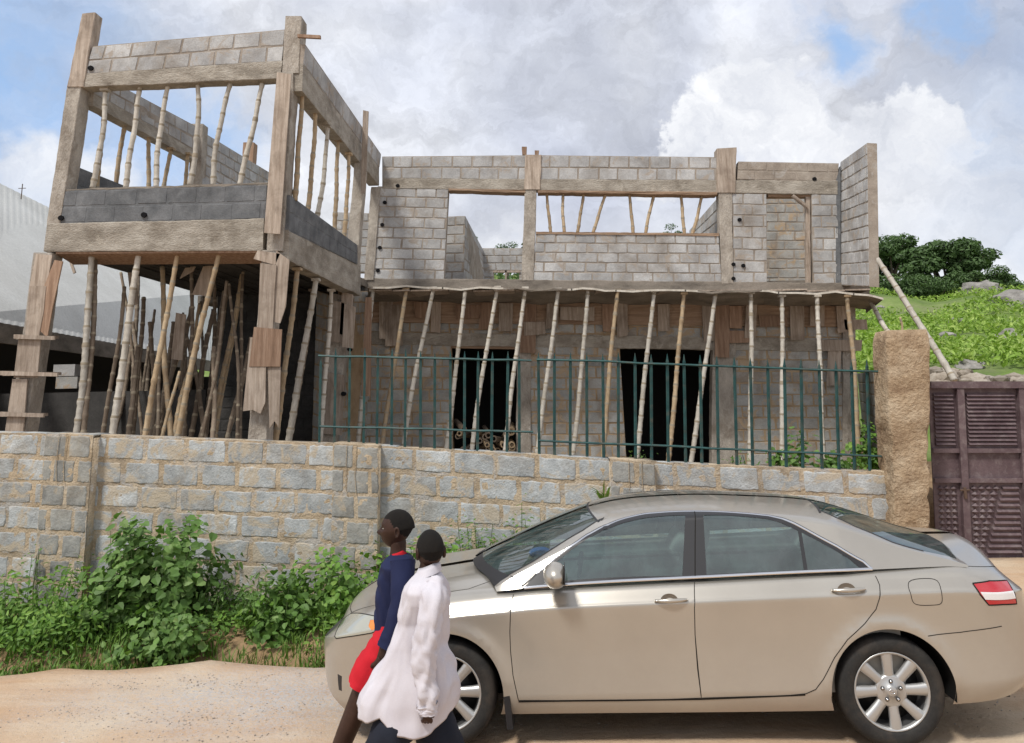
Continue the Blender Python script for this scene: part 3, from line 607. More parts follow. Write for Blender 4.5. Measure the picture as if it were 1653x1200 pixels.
lab = ['thick whitish pole at the far left of the lower porch front', 'greyish pole directly behind the thick whitish one at the left porch front', 'thick pale leaning pole on the lower porch front, right of the leftmost pair', 'tan crooked bamboo near the middle of the lower porch front', 'tan leaning bamboo on the lower porch front nearest the corner column']
for i, (t, b, m, r) in enumerate(lf):
    T_ = at(*t, YP+.15 + .15*(i == 1)); bamboo(T_, extend(T_, at(*b, YP), .31), m, lab[i], 'props under the front beam of the porch', r=r, bend=.08)
ls = [((480, 436), (448, 660), 12.8, 'bamboo_tan', .05, 'tan bamboo just right of the corner column of the lower porch'), ((510, 453), (464, 709), 13.8, 'bamboo_pale', .06, 'pale leaning bamboo on the right side of the lower porch'), ((505, 470), (462, 706), 14.6, 'bamboo_old', .05, 'grey leaning pole behind the pale bamboo on the right porch side'), ((535, 470), (514, 713), 15.2, 'bamboo_pale', .05, 'pale bamboo beside the rear side column of the lower porch')]
for t, b, Y, m, r, l in ls:
    T_ = at(*t, Y); bamboo(T_, extend(T_, at(*b, Y-.1), .31), m, l, 'props on the right side of the lower porch', r=r, bend=.08)
random.seed(11)
inn = [((x_, random.uniform(425, 560)), (x_-random.uniform(-12, 48), 700), random.uniform(13.2, 16.6), random.choice([0, 1, 1, 1, 2])) for x_ in [random.uniform(205, 408) for _ in range(16)]] + [((201, 463), (157, 701), 13.0, 0), ((262, 430), (276, 700), 13.2, 2), ((195, 440), (222, 700), 14.5, 1), ((232, 480), (205, 700), 14.0, 1), ((250, 500), (230, 700), 15.0, 0), ((312, 495), (262, 700), 13.9, 1), ((322, 490), (285, 700), 14.3, 2), ((330, 480), (300, 700), 14.8, 1), ((345, 500), (312, 700), 14.2, 1), ((355, 548), (318, 702), 13.6, 0), ((362, 470), (330, 700), 15.3, 1), ((395, 430), (380, 520), 15.0, 2), ((392, 436), (342, 700), 14.4, 2), ((372, 440), (350, 700), 15.6, 1), ((405, 545), (382, 650), 14.0, 1), ((410, 560), (376, 690), 14.9, 1), ((296, 505), (268, 700), 15.4, 1), ((280, 520), (250, 700), 14.6, 0), ((240, 560), (225, 700), 15.8, 1), ((345, 560), (342, 700), 13.3, 0), ((318, 560), (288, 700), 13.7, 2), ((300, 540), (322, 702), 14.1, 1), ((214, 520), (224, 700), 15.1, 1), ((290, 600), (256, 705), 12.9, 2)]
for i, (t, b, Y, k) in enumerate(inn):
    T_ = at(*t, Y); B_ = extend(T_, at(*b, Y-.4), .31)
    lx = ['thin grey', 'dark weathered', 'brown'][k]
    bamboo(T_, B_, ['bamboo_old', 'bamboo_old', 'bamboo_tan'][k], '%s pole inside the lower porch, %s from the left by its foot' % (lx, ORD[sorted(range(len(inn)), key=lambda j: inn[j][1][0]).index(i)]), 'poles crowded inside the lower porch', r=random.uniform(.03, .05), bend=.12, head=False, name='wooden_pole')
bamboo(at(1403, 400, 16.2), at(1541, 615, 14.6), 'bamboo_pale', 'long pale pole leaning down from the wing wall behind the mud pillar', None, r=.06, name='wooden_pole', cat='pole', head=False)
bamboo(at(1402, 480, 16.8), at(1450, 560, 15.8), 'bamboo_pale', 'short slanting pole between the canopy corner and the mud pillar', None, r=.05, name='wooden_pole', cat='pole', head=False)
bamboo(at(1453, 512, 14), at(1453, 560, 14), 'bamboo_tan', 'thin upright stick just behind the top of the mud pillar', None, r=.02, name='wooden_pole', cat='pole', head=False)

# cut bamboo stacked inside the left ground floor opening
pile = []
for k in range(34):
    px_, py_ = random.uniform(738, 832), random.uniform(693, 738)
    c = at(px_, py_, YM-.1+random.uniform(-.15, .1)); r = random.uniform(.05, .085); M = MB()
    n_ = 12; V = []
    d = Vector((random.uniform(-.35, .35), 1, random.uniform(-.2, .2))).normalized(); a = d.cross(Vector((0, 0, 1))).normalized(); b = a.cross(d)
    for rr, yy in ((r, 0), (r, .9), (r*.62, 0), (r*.62, .9)):
        V += [c + d*yy + (a*math.cos(2*math.pi*j/n_) + b*math.sin(2*math.pi*j/n_))*rr for j in range(n_)]
    Fc = []
    for j in range(n_):
        j2 = (j+1) % n_; Fc += [(j, j2, n_+j2, n_+j), (j, 2*n_+j, 2*n_+j2, j2), (2*n_+j, 3*n_+j, 3*n_+j2, 2*n_+j2)]
    M.add(V, Fc)
    tag(M.build('bamboo_offcut', MT[random.choice(['bamboo_old', 'bamboo_tan', 'bamboo_old'])], smooth=False, origin=c), 'short hollow bamboo offcut stacked inside the left ground floor opening', 'offcut', 'bamboo offcuts heaped in the left doorway')

# ------------------------------------------------------------------ boundary wall, fence, pillar, gate
YW = 9.0
wall = thing('boundary_wall', (-1, YW, .05), 'low roadside wall of grey blocks with thick sandy mortar joints', 'wall')
NEAR = [MT['mortar_near'], MT['block_near']]; PIL = [MT['mortar_near'], MT['pilaster']]
def wtop(px): return float(np.interp(px, [-300, 0, 150, 540, 610, 985, 1055, 1440], [690, 697, 703, 716, 720, 741, 746, 763]))
def wseg(l, r, Y, name, mats, th, **kw):
    a, b = at(l, wtop(l), Y), at(r, wtop(r), Y); h = 7*.268
    q = [a-Vector((0, 0, h)), b-Vector((0, 0, h)), b, a]
    M = MB(); k = 60
    # mortar face as a lumpy sheet over a plain core
    n = Vector((0, -1, 0)); M.slab([p + Vector((0, .01, 0)) for p in q], (0, th, 0))
    nx = max(2, int((b-a).length/.03)); ny = 64; V = []
    for j in range(ny+1):
        for i in range(nx+1):
            p = lerp(lerp(q[0], q[1], i/nx), lerp(q[3], q[2], i/nx), j/ny)
            V.append(p + Vector((0, -.004 - .008*noise.noise(p*9) - .004*noise.noise(p*30), .0 if j < ny else .012*noise.noise(p*6))))
    M.add(V, [(j*(nx+1)+i, j*(nx+1)+i+1, (j+1)*(nx+1)+i+1, (j+1)*(nx+1)+i) for j in range(ny) for i in range(nx)])
    # top edge lip
    u0 = 0.0; Lw = (b-a).length
    while u0 < Lw:
        u1 = min(Lw, u0+random.uniform(.25, .6)); e_ = random.uniform(-.004, .012); pa, pb = lerp(q[3], q[2], u0/Lw), lerp(q[3], q[2], u1/Lw); M.slab([pa+Vector((0, .004, -.03)), pb+Vector((0, .004, -.03)), pb+Vector((0, .006, e_)), pa+Vector((0, .006, e_+random.uniform(-.006, .006)))], (0, th-.02, 0), random.choice([0, 1, 1])); u0 = u1
    block_quad(M, q, course=.268, fine=True, nrm=n, **kw)
    return M.build(name, mats, wall, smooth=True)
wseg(-420, 80, YW, 'block_wall', NEAR, .2, blen=.47, proud=.0085, jit=.013, gap=.034, off=.1)
wseg(146, 545, YW, 'block_wall', NEAR, .2, blen=.47, proud=.0085, jit=.013, gap=.034, off=.3)
wseg(604, 990, YW, 'block_wall', NEAR, .2, blen=.47, proud=.0085, jit=.013, gap=.034)
wseg(1050, 1446, YW, 'block_wall', NEAR, .2, blen=.47, proud=.0085, jit=.013, gap=.034, off=.2)
for l, r in ((74, 151), (538, 611), (984, 1056)): wseg(l, r, YW-.14, 'pilaster', PIL, .36, blen=.28, proud=.008, jit=.012, gap=.030)
M = MB()
for l in (108, 96, 560, 575, 1015, 1036): a = at(l, wtop(l)-1, YW-.16); M.tube([a, a-Vector((.01, 0, .3+.2*random.random())), a-Vector((-.01, 0, .55))], .004, 5)
M.build('starter_bar', MT['mortar_near'], wall)
def fence(pxs, ytop, rail1, rail2, label, ends):
    f = thing('steel_fence', at(pxs[0], wtop(pxs[0]), YW+.08), label, 'fence', 'steel railings on the boundary wall')
    yw = YW+.08
    for px, yt in zip(pxs, ytop):
        lean = (px-850)*.00006*170
        t = at(px, yt, yw); b = at(px + lean + random.uniform(-1.5, 1.5), wtop(px)+2, yw-.02); d = (t-b).normalized()
        M = MB(); s = .014
        M.tube([b, t-d*.09, t-d*.07, t], [s*1.25, s*1.25, s*.9, s*.15], 4); M.build('picket', MT['paint_green'], f)
    for (p0, p1) in (rail1, rail2):
        a, b = at(*p0, yw-.025), at(*p1, yw-.025); M = MB(); k = 10
        M.tube([lerp(a, b, i/k) + Vector((0, 0, random.uniform(-.006, .006))) for i in range(k+1)], .013, 4); M.build('rail', MT['paint_green'], f)
fence([518, 542, 565, 589, 610, 633, 655, 679, 702, 727, 750, 772, 795, 820, 838], [575, 562, 560, 562, 566, 563, 563, 566, 570, 566, 567, 567, 568, 567, 574], ((514, 575), (858, 582)), ((516, 688), (861, 698)), 'dark green steel railing on the left half of the boundary wall', 0)
fence([869, 895, 921, 947, 973, 998, 1025, 1051, 1077, 1104, 1130, 1157, 1185, 1211, 1239, 1266, 1293, 1322, 1349, 1374, 1399, 1429], [569]*3+[570, 571, 569, 570, 572, 571, 572, 573, 575, 576, 577, 579, 578, 579, 581, 583, 581, 580, 588], ((866, 580), (1434, 601)), ((869, 711), (1434, 737)), 'dark green steel railing on the right half of the boundary wall', 0)
# mud plastered gate pillar
pil = thing('gate_pillar', (4.2, YW-.1, .2), 'rough brown mud plastered pillar between the boundary wall and the gate', 'pillar')
V = []; k = 40; ns = 28
for i in range(k+1):
    t = i/k; px0, px1 = lerp(1446, 1431, t), lerp(1505, 1503, t); y = lerp(935, 533, t)
    a, b = at(px0, y, YW-.22), at(px1, y, YW-.22); cx, hw = (a.x+b.x)/2, (b.x-a.x)/2; z = a.z; hd = .21
    for j in range(ns):
        th = 2*math.pi*j/ns; c, s_ = math.cos(th), math.sin(th); e = .16
        x = cx + hw*math.copysign(abs(c)**e, c); yy = YW-.01 + hd*math.copysign(abs(s_)**e, s_)
        p = Vector((x, yy, z)); nz = noise.noise(p*4)*.016 + noise.noise(p*11)*.008 + noise.noise(p*28)*.003
        if t < .62: nz += -.022*(1 if noise.noise(p*6+Vector((3, 1, 2))) > .05 else 0) - .012
        if t > .97: nz -= (t-.97)*1.0
        V.append(p + Vector((c, s_, 0))*nz)
Fc = [(i*ns+j, i*ns+(j+1) % ns, (i+1)*ns+(j+1) % ns, (i+1)*ns+j) for i in range(k) for j in range(ns)] + [tuple(k*ns+j for j in range(ns))]
mesh('pillar_body', V, Fc, MT['earth'], pil, smooth=True)
# gate
YG = 9.25
gate = thing('metal_gate', at(1506, 915, YG), 'maroon sheet metal double gate with louvred top and pressed lower panels', 'gate')
def G(x, y, d=0.0): p = at(x + (y-616)*.05, y, YG); return Vector((p.x, YG+d, p.z))
def gb(l, r, yt, yb, y0, y1, mat='gate', name='gate_frame'):
    M = MB(); M.slab([G(l, yb, y0), G(r, yb, y0), G(r, yt, y0), G(l, yt, y0)], (0, y1-y0, 0)); return M.build(name, MT[mat], gate)
L0, L1, L2, L3, L4 = 1499, 1541, 1552, 1640, 1752
gb(L0, 1950, 620, 910, .01, .03, name='gate_sheet')
for l, r, yt, yb, pr in ((L0, 1950, 616, 627, -.062), (L1, L2, 627.5, 900, -.05), (L3, L3+12, 627.5, 900, -.05), (L4, L4+10, 627.5, 900, -.05), (1943, 1953, 627.5, 900, -.05), (L0, 1943, 900.5, 914, -.062)): gb(l, r, yt, yb, pr, .009)
for l, r in ((L0, L1), (L2, L3), (L3+12, L4), (L4+10, 1943)):
    for yt in (724, 772): gb(l, r, yt, yt+7, -.035, .008)
    B = lambda u, v, d, y0, y1: G(lerp(l+6, r-5, u), lerp(y0, y1, v), d)
    M = MB(); ns = 13
    for i in range(ns):
        v0, v1, v2 = i/ns, (i+.72)/ns, (i+.9)/ns; M.add([B(0, v0, -.002, 635, 720), B(1, v0, -.002, 635, 720), B(1, v1, -.03, 635, 720), B(0, v1, -.03, 635, 720), B(1, v2, -.002, 635, 720), B(0, v2, -.002, 635, 720)], [(0, 1, 2, 3), (3, 2, 4, 5)])
    M.build('louvre', MT['gate'], gate)
    M = MB(); nz = 12; wide = r-l > 60
    for i in range(nz):
        v0, v1, vm = i/nz, (i+1)/nz, (i+.5)/nz; sp = (.62-.42*i/nz) if wide else 1.0; nd = max(1, round(sp*(r-l)/15))
        for j in range(nd):
            u0, u1 = sp*j/nd, sp*(j+1)/nd; M.add([B(u0, vm, 0, 784, 897), B((u0+u1)/2, v1, 0, 784, 897), B(u1, vm, 0, 784, 897), B((u0+u1)/2, v0, 0, 784, 897), B((u0+u1)/2, vm, -.03, 784, 897)], [(0, 1, 4), (1, 2, 4), (2, 3, 4), (3, 0, 4)])
        if wide: M.add([B(sp+.04, v0+.01, -.001, 784, 897), B(1, v0+.01, -.001, 784, 897), B(1, vm, -.022, 784, 897), B(sp+.04, vm, -.022, 784, 897), B(1, v1-.01, -.001, 784, 897), B(sp+.04, v1-.01, -.001, 784, 897)], [(0, 1, 2, 3), (3, 2, 4, 5)])
    M.build('pressed_panel', MT['gate'], gate)
M = MB(); a = at(1557, 787, YG-.06); M.tube([a, a-Vector((0, 0, .12))], .018, 8); M.tube([a+Vector((-.05, 0, -.03)), a+Vector((.05, 0, -.03))], .01, 6); M.build('bolt', MT['wire'], gate)
# old block perimeter wall behind the right end of the house
pw = thing('perimeter_wall', (7.5, 20, .3), 'old block compound wall seen between the house corner and the mud pillar', 'wall')
q = [Vector((8.15, 27, .3)), Vector((6.6, 12.5, .3)), Vector((6.6, 12.5, 0)), Vector((8.15, 27, 0))]
tl, tr = at(1384, 603, 22), at(1432, 596, 14); q = [Vector((tl.x, 22, .3)), Vector((tr.x, 14, .3)), tr, tl]
wall_part('block_wall', q, .2, [MT['mortar_low'], MT['block_low']], pw)
rw = thing('stone_wall', at(1560, 620, 24), 'rubble retaining wall of rough stones behind the gate at the foot of the hill', 'wall')
M = MB()
for i in range(190):
    px_ = random.uniform(1500, 1760); py_ = random.uniform(598 if px_ < 1570 else 612, 645); c = at(px_, py_, 24+random.uniform(-.4, .8)); s = random.uniform(.10, .30)
    b = bmesh.new(); bmesh.ops.create_icosphere(b, subdivisions=1, radius=1)
    M.add([c + Vector((v.co.x*s*1.5, v.co.y*s, v.co.z*s*.8))*(1+noise.noise(v.co*2+Vector((i, 0, 0)))*.4) for v in b.verts], [[v.index for v in f.verts] for f in b.faces]); b.free()
M.build('rubble', rough_mat('rubble_stone', [(.20, .165, .13), (.30, .26, .21), (.38, .34, .29)], 3, .95, .8, 20, island=.25), rw)

# ------------------------------------------------------------------ neighbour's building on the left
nb = thing('roofed_building', (-12, 20, .3), 'low building with a pale sheet metal roof behind the porch on the left', 'building')
e0, e1 = at(-90, 505, 11.9), at(352, 585, 27.0)
e1 = Vector((e0.x-.2, e1.y, e0.z)) if False else e1
r0, r1 = at(-100, 245, 18.0), at(345, 480, 34.0)
r0 = at(-70, 262, 19); r1 = at(352, 470, 33)
M = MB(); nn = 60; V = []; up_ = Vector((0, 0, .03))
ridge_px = [(-70, 262, 19), (72, 338, 19.8), (110, 360, 20.5), (352, 480, 33)]
for i in range(nn*4+1):                                # trapezoid ribs running from ridge to eave
    t = i/(nn*4); px_ = lerp(-90, 352, t); a = lerp(e0, e1, t); rp = [lerp(-70, 352, t)]; b = lerp(r0, r1, t)
    hgt = (0, .008, .008, 0)[i % 4]; V += [a+Vector((0, 0, hgt)), b+Vector((0, 0, hgt))]
M.add(V, [(2*i, 2*i+1, 2*i+3, 2*i+2) for i in range(nn*4)]); M.add([v-Vector((0, 0, .06)) for v in (e0, e1, r1, r0)], [(0, 1, 2, 3)])
M.build('roof', MT['roof_sheet'], nb)
M = MB(); M.slab([e0-Vector((0, 0, .35)), e1-Vector((0, 0, .35)), e1+Vector((0, 0, .0)), e0+Vector((0, 0, .0))], (-.06, .03, 0)); M.build('fascia', MT['slab'], nb)
M = MB(); o_ = Vector((-.8, 0, 0)); M.slab([Vector((e0.x-.8, e0.y, .2)), Vector((e1.x-.8, e1.y, .2)), e1+o_-Vector((0, 0, .2)), e0+o_-Vector((0, 0, .2))], (-.2, 0, 0)); M.build('side_wall', MT['deep_shade'], nb)
M = MB(); M.slab([Vector((-14, 26.6, .2)), Vector((-4.0, 26.6, .2)), Vector((-4.0, 26.6, 3.0)), Vector((-14, 26.6, 3.0))], (0, .2, 0)); M.build('rear_wall', MT['deep_shade'], nb)
M = MB(); a = at(34, 322, 19.3); M.tube([a, a+Vector((0, 0, .42))], .012, 5); M.tube([a+Vector((-.1, 0, .3)), a+Vector((.1, 0, .3))], .01, 5); tag(M.build('roof_aerial', MT['wire'], origin=a), 'tiny cross shaped aerial on the pale metal roof', 'aerial')
# concrete blocks and scraps lying behind the wall at the left
for i, (x, y, l) in enumerate(((104, 598, 'pale concrete block on a ledge behind the left porch column'), (108, 618, 'darker block just below the pale block behind the left porch column'))):
    a = at(x, y, 14.6); M = MB(); M.box(a.x-.22, a.x+.2, a.y, a.y+.2, a.z-.11, a.z+.11); tag(M.build('concrete_block', MT['block_up' if i == 0 else 'block_low'], origin=a), l, 'block')
a = at(104, 640, 14.5); sh = MB(); sh.box(a.x-1.6, a.x+2.6, a.y-.1, a.y+.25, .25, a.z+.07); tag(sh.build('inner_boundary_wall', MT['porch_shade'], origin=(a.x, a.y, .3)), 'dark low wall behind the left porch column', 'wall')
# ------------------------------------------------------------------ the saloon car
def interp(tab):
    xs_, ys_ = zip(*tab)
    xs_ = np.array(xs_, float); ys_ = np.array(ys_, float); n = len(xs_); h = np.diff(xs_); d = np.diff(ys_)/h
    m = np.zeros(n); m[0], m[-1] = d[0], d[-1]
    for i in range(1, n-1): m[i] = 0 if d[i-1]*d[i] <= 0 else (h[i-1]+h[i])*3/((2*h[i]+h[i-1])/d[i-1] + (h[i]+2*h[i-1])/d[i])
    def f(x):
        x = np.clip(np.asarray(x, float), xs_[0], xs_[-1]); i = np.clip(np.searchsorted(xs_, x)-1, 0, n-2); t = (x-xs_[i])/h[i]
        return (2*t**3-3*t**2+1)*ys_[i] + (t**3-2*t**2+t)*h[i]*m[i] + (-2*t**3+3*t**2)*ys_[i+1] + (t**3-t**2)*h[i]*m[i+1]
    return f
CYAW, CP = R_(2.0), .0105
car = thing('parked_car', (.733, 6.195, .008), 'champagne coloured four door saloon car parked along the dirt road', 'car', rz=0)
car.rotation_euler = (0, -CP, -CYAW)
CR = np.array([[math.cos(CYAW), math.sin(CYAW), 0], [-math.sin(CYAW), math.cos(CYAW), 0], [0, 0, 1]]) @ np.array([[math.cos(CP), 0, -math.sin(CP)], [0, 1, 0], [math.sin(CP), 0, math.cos(CP)]])
CT = np.array([.733, 6.195, .008])
def cmesh(name, V, Fc, mat, parent=None, smooth=True, **k): return mesh(name, V, Fc, mat, parent or car, smooth, world=False, **k)
belt = interp([(-2.36, .60), (-2.28, .66), (-2.18, .72), (-2.05, .775), (-1.8, .835), (-1.37, .893), (-.96, .93), (-.8, .945), (.24, .985), (1.37, 1.02), (1.83, 1.025), (2.1, 1.0), (2.3, .98), (2.46, .93)])
ztop = interp([(-2.36, .66), (-2.30, .735), (-2.22, .79), (-2.1, .843), (-1.8, .893), (-1.465, .938), (-1.28, .962), (-1.0, .975), (0, 1.0), (1.5, 1.04), (1.83, 1.082), (2.1, 1.10), (2.3, 1.10), (2.39, 1.09), (2.46, 1.05)])
zbot = interp([(-2.36, .20), (-2.1, .16), (-1.7, .18), (-1.0, .195), (1.0, .21), (1.7, .24), (2.1, .27), (2.46, .32)])
insetf = interp([(0, .062), (.06, .036), (.12, .020), (.17, .012), (.25, .012), (.45, .010), (.70, .003), (.835, .0), (.850, .0012), (.862, .009), (.93, .046), (1.0, .086)])
def body_pt(a, s, side=-1):
    """lower body surface; a runs along the car (metres, angles past the ends), s 0 sill - 1 shoulder - 2 centre line"""
    a = np.asarray(a, float); s = np.asarray(s, float)
    thf = np.clip((-1.80-a)/.95, 0, 1)*math.pi/2; thr = np.clip((a-1.90)/.95, 0, 1)*math.pi/2
    th = np.maximum(thf, thr); fr = thf > 0
    ext = np.where(fr, .555, .545)
    x0 = np.where(th > 0, np.where(fr, -1.80-ext*np.sin(th), 1.90+ext*np.sin(th)), a)
    Wd = .905*np.cos(th)**np.where(fr, .62, .42) if True else 0
    Wd = Wd*(1 - .012*np.clip(-x0-1.2, 0, 1) - .010*np.clip(x0-1.4, 0, 1))
    bz, zt, zb = belt(x0), ztop(x0), zbot(x0)
    def sidep(sv):
        z = zb + (bz-zb)*sv; ins = insetf(sv)
        # the ends lean: bumper bulges at half height
        endi = ins*1.0 + np.where(fr, .05*np.clip((z-.50)/.2, 0, 1.3)**1.5, .06*np.clip((z-.66)/.3, 0, 1)**1.3) + np.where(fr, .05, .07)*np.clip((.38-z)/.2, 0, 1)**1.5
        k = np.sin(th); y = Wd - ins*np.cos(th)**.3
        x = x0 + np.where(fr, 1, -1)*endi*k
        rr = np.sqrt((np.abs(x0)-1.3875)**2 + (z-.325)**2)
        y = y + .016*np.exp(-((rr-.385)/.055)**2)*(th < .5)*np.clip((z-.3)/.1, 0, 1)
        return x, y, z
    def topp(u):
        x1, y1, z1 = sidep(np.ones_like(u)*1.0 + 0*s)
        w = 1-u; bulge = np.where(x0 < -.9, .012*np.exp(-((w-.62)/.16)**2)*np.clip((-x0-.9)/.3, 0, 1)*np.clip((x0+2.3)/.4, 0, 1), 0)
        sink = .03*np.clip((x0+1.03)/.07, 0, 1)*np.clip((1.32-x0)/.15, 0, 1)*np.clip((u-.02)/.08, 0, 1)
        return x1, y1*w, z1 + (zt-z1)*(1-w**2.3) + bulge - sink
    e1, e2 = .06, .10
    sv = np.clip(s, 0, 1-e1); A = sidep(np.where(s < 1-e1, sv, 1-e1)); C_ = sidep(np.ones_like(s)); B = topp(np.where(s > 1+e2, s-1, e2))
    t = np.clip((s-(1-e1))/(e1+e2), 0, 1); mid = (s >= 1-e1) & (s <= 1+e2); top = s > 1+e2
    out = [np.where(top, B[i], np.where(mid, (1-t)**2*A[i]+2*t*(1-t)*C_[i]+t*t*B[i], A[i])) for i in range(3)]
    out[1] = out[1]*side
    return np.stack(out, -1)
zc_ = interp([(-1.06, .95), (-.961, 1.015), (-.8, 1.105), (-.6, 1.212), (-.443, 1.287), (-.312, 1.340), (-.15, 1.381), (0, 1.399), (.339, 1.410), (.823, 1.388), (1.0, 1.372), (1.165, 1.342), (1.4, 1.252), (1.583, 1.172), (1.828, 1.09), (2.0, 1.03)])
shear = interp([(-1.06, -.30), (-.961, -.28), (-.6, -.18), (-.312, -.10), (0, -.03), (.3, 0), (.8, .02), (1.165, .12), (1.6, .22), (2.0, .26)])
def gh_pt(a, s, side=-1):
    a = np.asarray(a, float); s = np.asarray(s, float)
    bz = belt(a)+.005; zc = zc_(a); yb = .825 - .012*np.clip(a-1.2, 0, 1)*6; h = np.maximum(zc-bz, .004)
    crown = np.minimum(.055, h*.16); zr = zc-crown; yr = yb - .47*(zr-bz)
    yr = np.where(a < -.3, yr-.02, yr)
    P0 = lambda t: (a+0*t, yb+(yr-yb)*t, bz+(zr-bz)*t)
    def P1(u): w = 1-u; return (a+shear(a)*(1-w**2)*np.clip(h/.05, 0, 1), yr*w, zr+crown*(1-w**2.2))
    e1, e2 = .07, .10
    A = P0(np.where(s < 1-e1, np.clip(s, 0, 1), 1-e1)); C_ = P0(np.ones_like(s)); B = P1(np.where(s > 1+e2, s-1, e2))
    t = np.clip((s-(1-e1))/(e1+e2), 0, 1); mid = (s >= 1-e1) & (s <= 1+e2); top = s > 1+e2
    out = [np.where(top, B[i], np.where(mid, (1-t)**2*A[i]+2*t*(1-t)*C_[i]+t*t*B[i], A[i])) for i in range(3)]
    out[1] = out[1]*side
    return np.stack(out, -1)
def cnormal(fn, a, s, side=-1):
    e = 1e-3; du = fn(a+e, s, side)-fn(a-e, s, side); dv = fn(a, np.minimum(s+e, 2), side)-fn(a, np.maximum(s-e, 0), side)
    n = np.cross(du, dv); n /= np.maximum(np.linalg.norm(n, axis=-1, keepdims=True), 1e-12)
    return n if side < 0 else -n
def cworld(p): return p @ CR.T + CT
def cproj(p):
    v = (cworld(p) - np.array([0, 0, H])) @ RC; return np.stack([CX - F_*v[..., 0]/v[..., 2], CY + F_*v[..., 1]/v[..., 2]], -1)
class Surf:
    def __init__(s, fn, a0, a1, na=700, ns=260):
        s.fn = fn; s.A, s.S = np.meshgrid(np.linspace(a0, a1, na), np.linspace(0, 2, ns), indexing='ij')
        P_ = fn(s.A, s.S); s.px = cproj(P_); N_ = cnormal(fn, s.A, s.S); v = cworld(P_) - np.array([0, 0, H]); s.ok = ((N_@CR.T)*v).sum(-1) < 0
        s.da = (a1-a0)/(na-1); s.ds = 2/(ns-1)
    def tr(s, pts):
        out = []
        for x, y in pts:
            d = (s.px[..., 0]-x)**2 + (s.px[..., 1]-y)**2; d = np.where(s.ok, d, 1e9)
            i, j = np.unravel_index(np.argmin(d), d.shape); i2, j2 = min(i+1, s.A.shape[0]-1), min(j+1, s.A.shape[1]-1); i1, j1 = i2-1, j2-1
            J = np.array([s.px[i2, j]-s.px[i1, j], s.px[i, j2]-s.px[i, j1]]).T; r = np.array([x, y])-s.px[i, j]
            try: t = np.clip(np.linalg.solve(J, r), -1, 1)
            except Exception: t = np.zeros(2)
            out.append((float(s.A[i, j]+t[0]*s.da), float(np.clip(s.S[i, j]+t[1]*s.ds, 0, 2))))
        return out
BS = Surf(body_pt, -2.745, 2.845); GS = Surf(gh_pt, -1.05, 1.98)
def smooth_line(p, step=.02, closed=False):
    p = [np.array(q, float) for q in p]; n = len(p); out = []
    rng_ = range(n if closed else n-1)
    for i in rng_:
        a, b = p[i], p[(i+1) % n]; k = max(1, int(np.linalg.norm(b-a)/step)); out += [a+(b-a)*t/k for t in range(k)]
    if not closed: out.append(p[-1])
    return out
def catmull(p, k=5, closed=False):
    p = [np.array(q, float) for q in p]; n = len(p); out = []
    for i in range(n if closed else n-1):
        P0, P1, P2, P3 = (p[(i-1) % n] if closed or i > 0 else p[0]), p[i], p[(i+1) % n], (p[(i+2) % n] if closed or i+2 < n else p[-1])
        for t in np.arange(k)/k: out.append(.5*((2*P1)+(-P0+P2)*t+(2*P0-5*P1+4*P2-P3)*t*t+(-P0+3*P1-3*P2+P3)*t**3))
    if not closed: out.append(p[-1])
    return out
def inside(pt, poly):
    x, y = pt; c = False; n = len(poly)
    for i in range(n):
        x1, y1 = poly[i]; x2, y2 = poly[(i+1) % n]
        if (y1 > y) != (y2 > y) and x < (x2-x1)*(y-y1)/(y2-y1)+x1: c = not c
    return c
def panels(fn, a_vals, s_vals, regions, default, swt=.8):
    """regions: list of (name, polygon in (a,s)); the first that holds a triangle's centroid takes it. returns {name: (pts, tris)}"""
    pts = [(a, s*swt) for a in a_vals for s in s_vals]; edges = []; seen = {}
    def add(p):
        k = (round(p[0], 5), round(p[1], 5))
        if k not in seen: seen[k] = len(pts); pts.append((float(p[0]), float(p[1])))
        return seen[k]
    for nm, poly in regions:
        pl = smooth_line([(p[0], p[1]*swt) for p in poly], .025, True); idx = [add((q[0], min(max(q[1], 0), 2*swt))) for q in pl]
        edges += [(idx[i], idx[(i+1) % len(idx)]) for i in range(len(idx)) if idx[i] != idx[(i+1) % len(idx)]]
    r = delaunay_2d_cdt([Vector(p) for p in pts], edges, [], 0, 1e-5)
    VV = np.array([(v.x, v.y/swt) for v in r[0]]); out = {}
    polys = [(nm, [tuple(q) for q in poly]) for nm, poly in regions]
    bb = [(min(q[0] for q in pl), max(q[0] for q in pl), min(q[1] for q in pl), max(q[1] for q in pl)) for _, pl in polys]
    for f in r[2]:
        c = VV[list(f)].mean(0); name = default
        for (nm, pl), b in zip(polys, bb):
            if b[0] <= c[0] <= b[1] and b[2] <= c[1] <= b[3] and inside(c, pl): name = nm; break
        if name: out.setdefault(name, []).append(f)
    return VV, out
def emit(name, fn, VV, tris, mat, parent=None, sides=(-1, 1), off=0.0):
    P_ = []; N_ = []; Fc = []; mid_ = {}
    used = sorted({i for f in tris for i in f})
    for sd_ in sides:
        p = fn(VV[used, 0], VV[used, 1], sd_); n = cnormal(fn, VV[used, 0], VV[used, 1], sd_)
        if off: p = p + n*off
        mp = {}
        for k, u in enumerate(used):
            if abs(p[k][1]) < 2e-4 and len(sides) > 1:
                if u in mid_: mp[u] = mid_[u]; continue
                mid_[u] = len(P_); n[k][1] = 0
            mp[u] = len(P_); P_.append(p[k]); N_.append(n[k])
        for f in tris: g = [mp[i] for i in f]; Fc.append(g if sd_ < 0 else g[::-1])
    o = cmesh(name, P_, Fc, mat, parent)
    try: o.data.normals_split_custom_set_from_vertices([tuple(n) for n in N_])
    except Exception as ex: print('normals', ex)
    return o
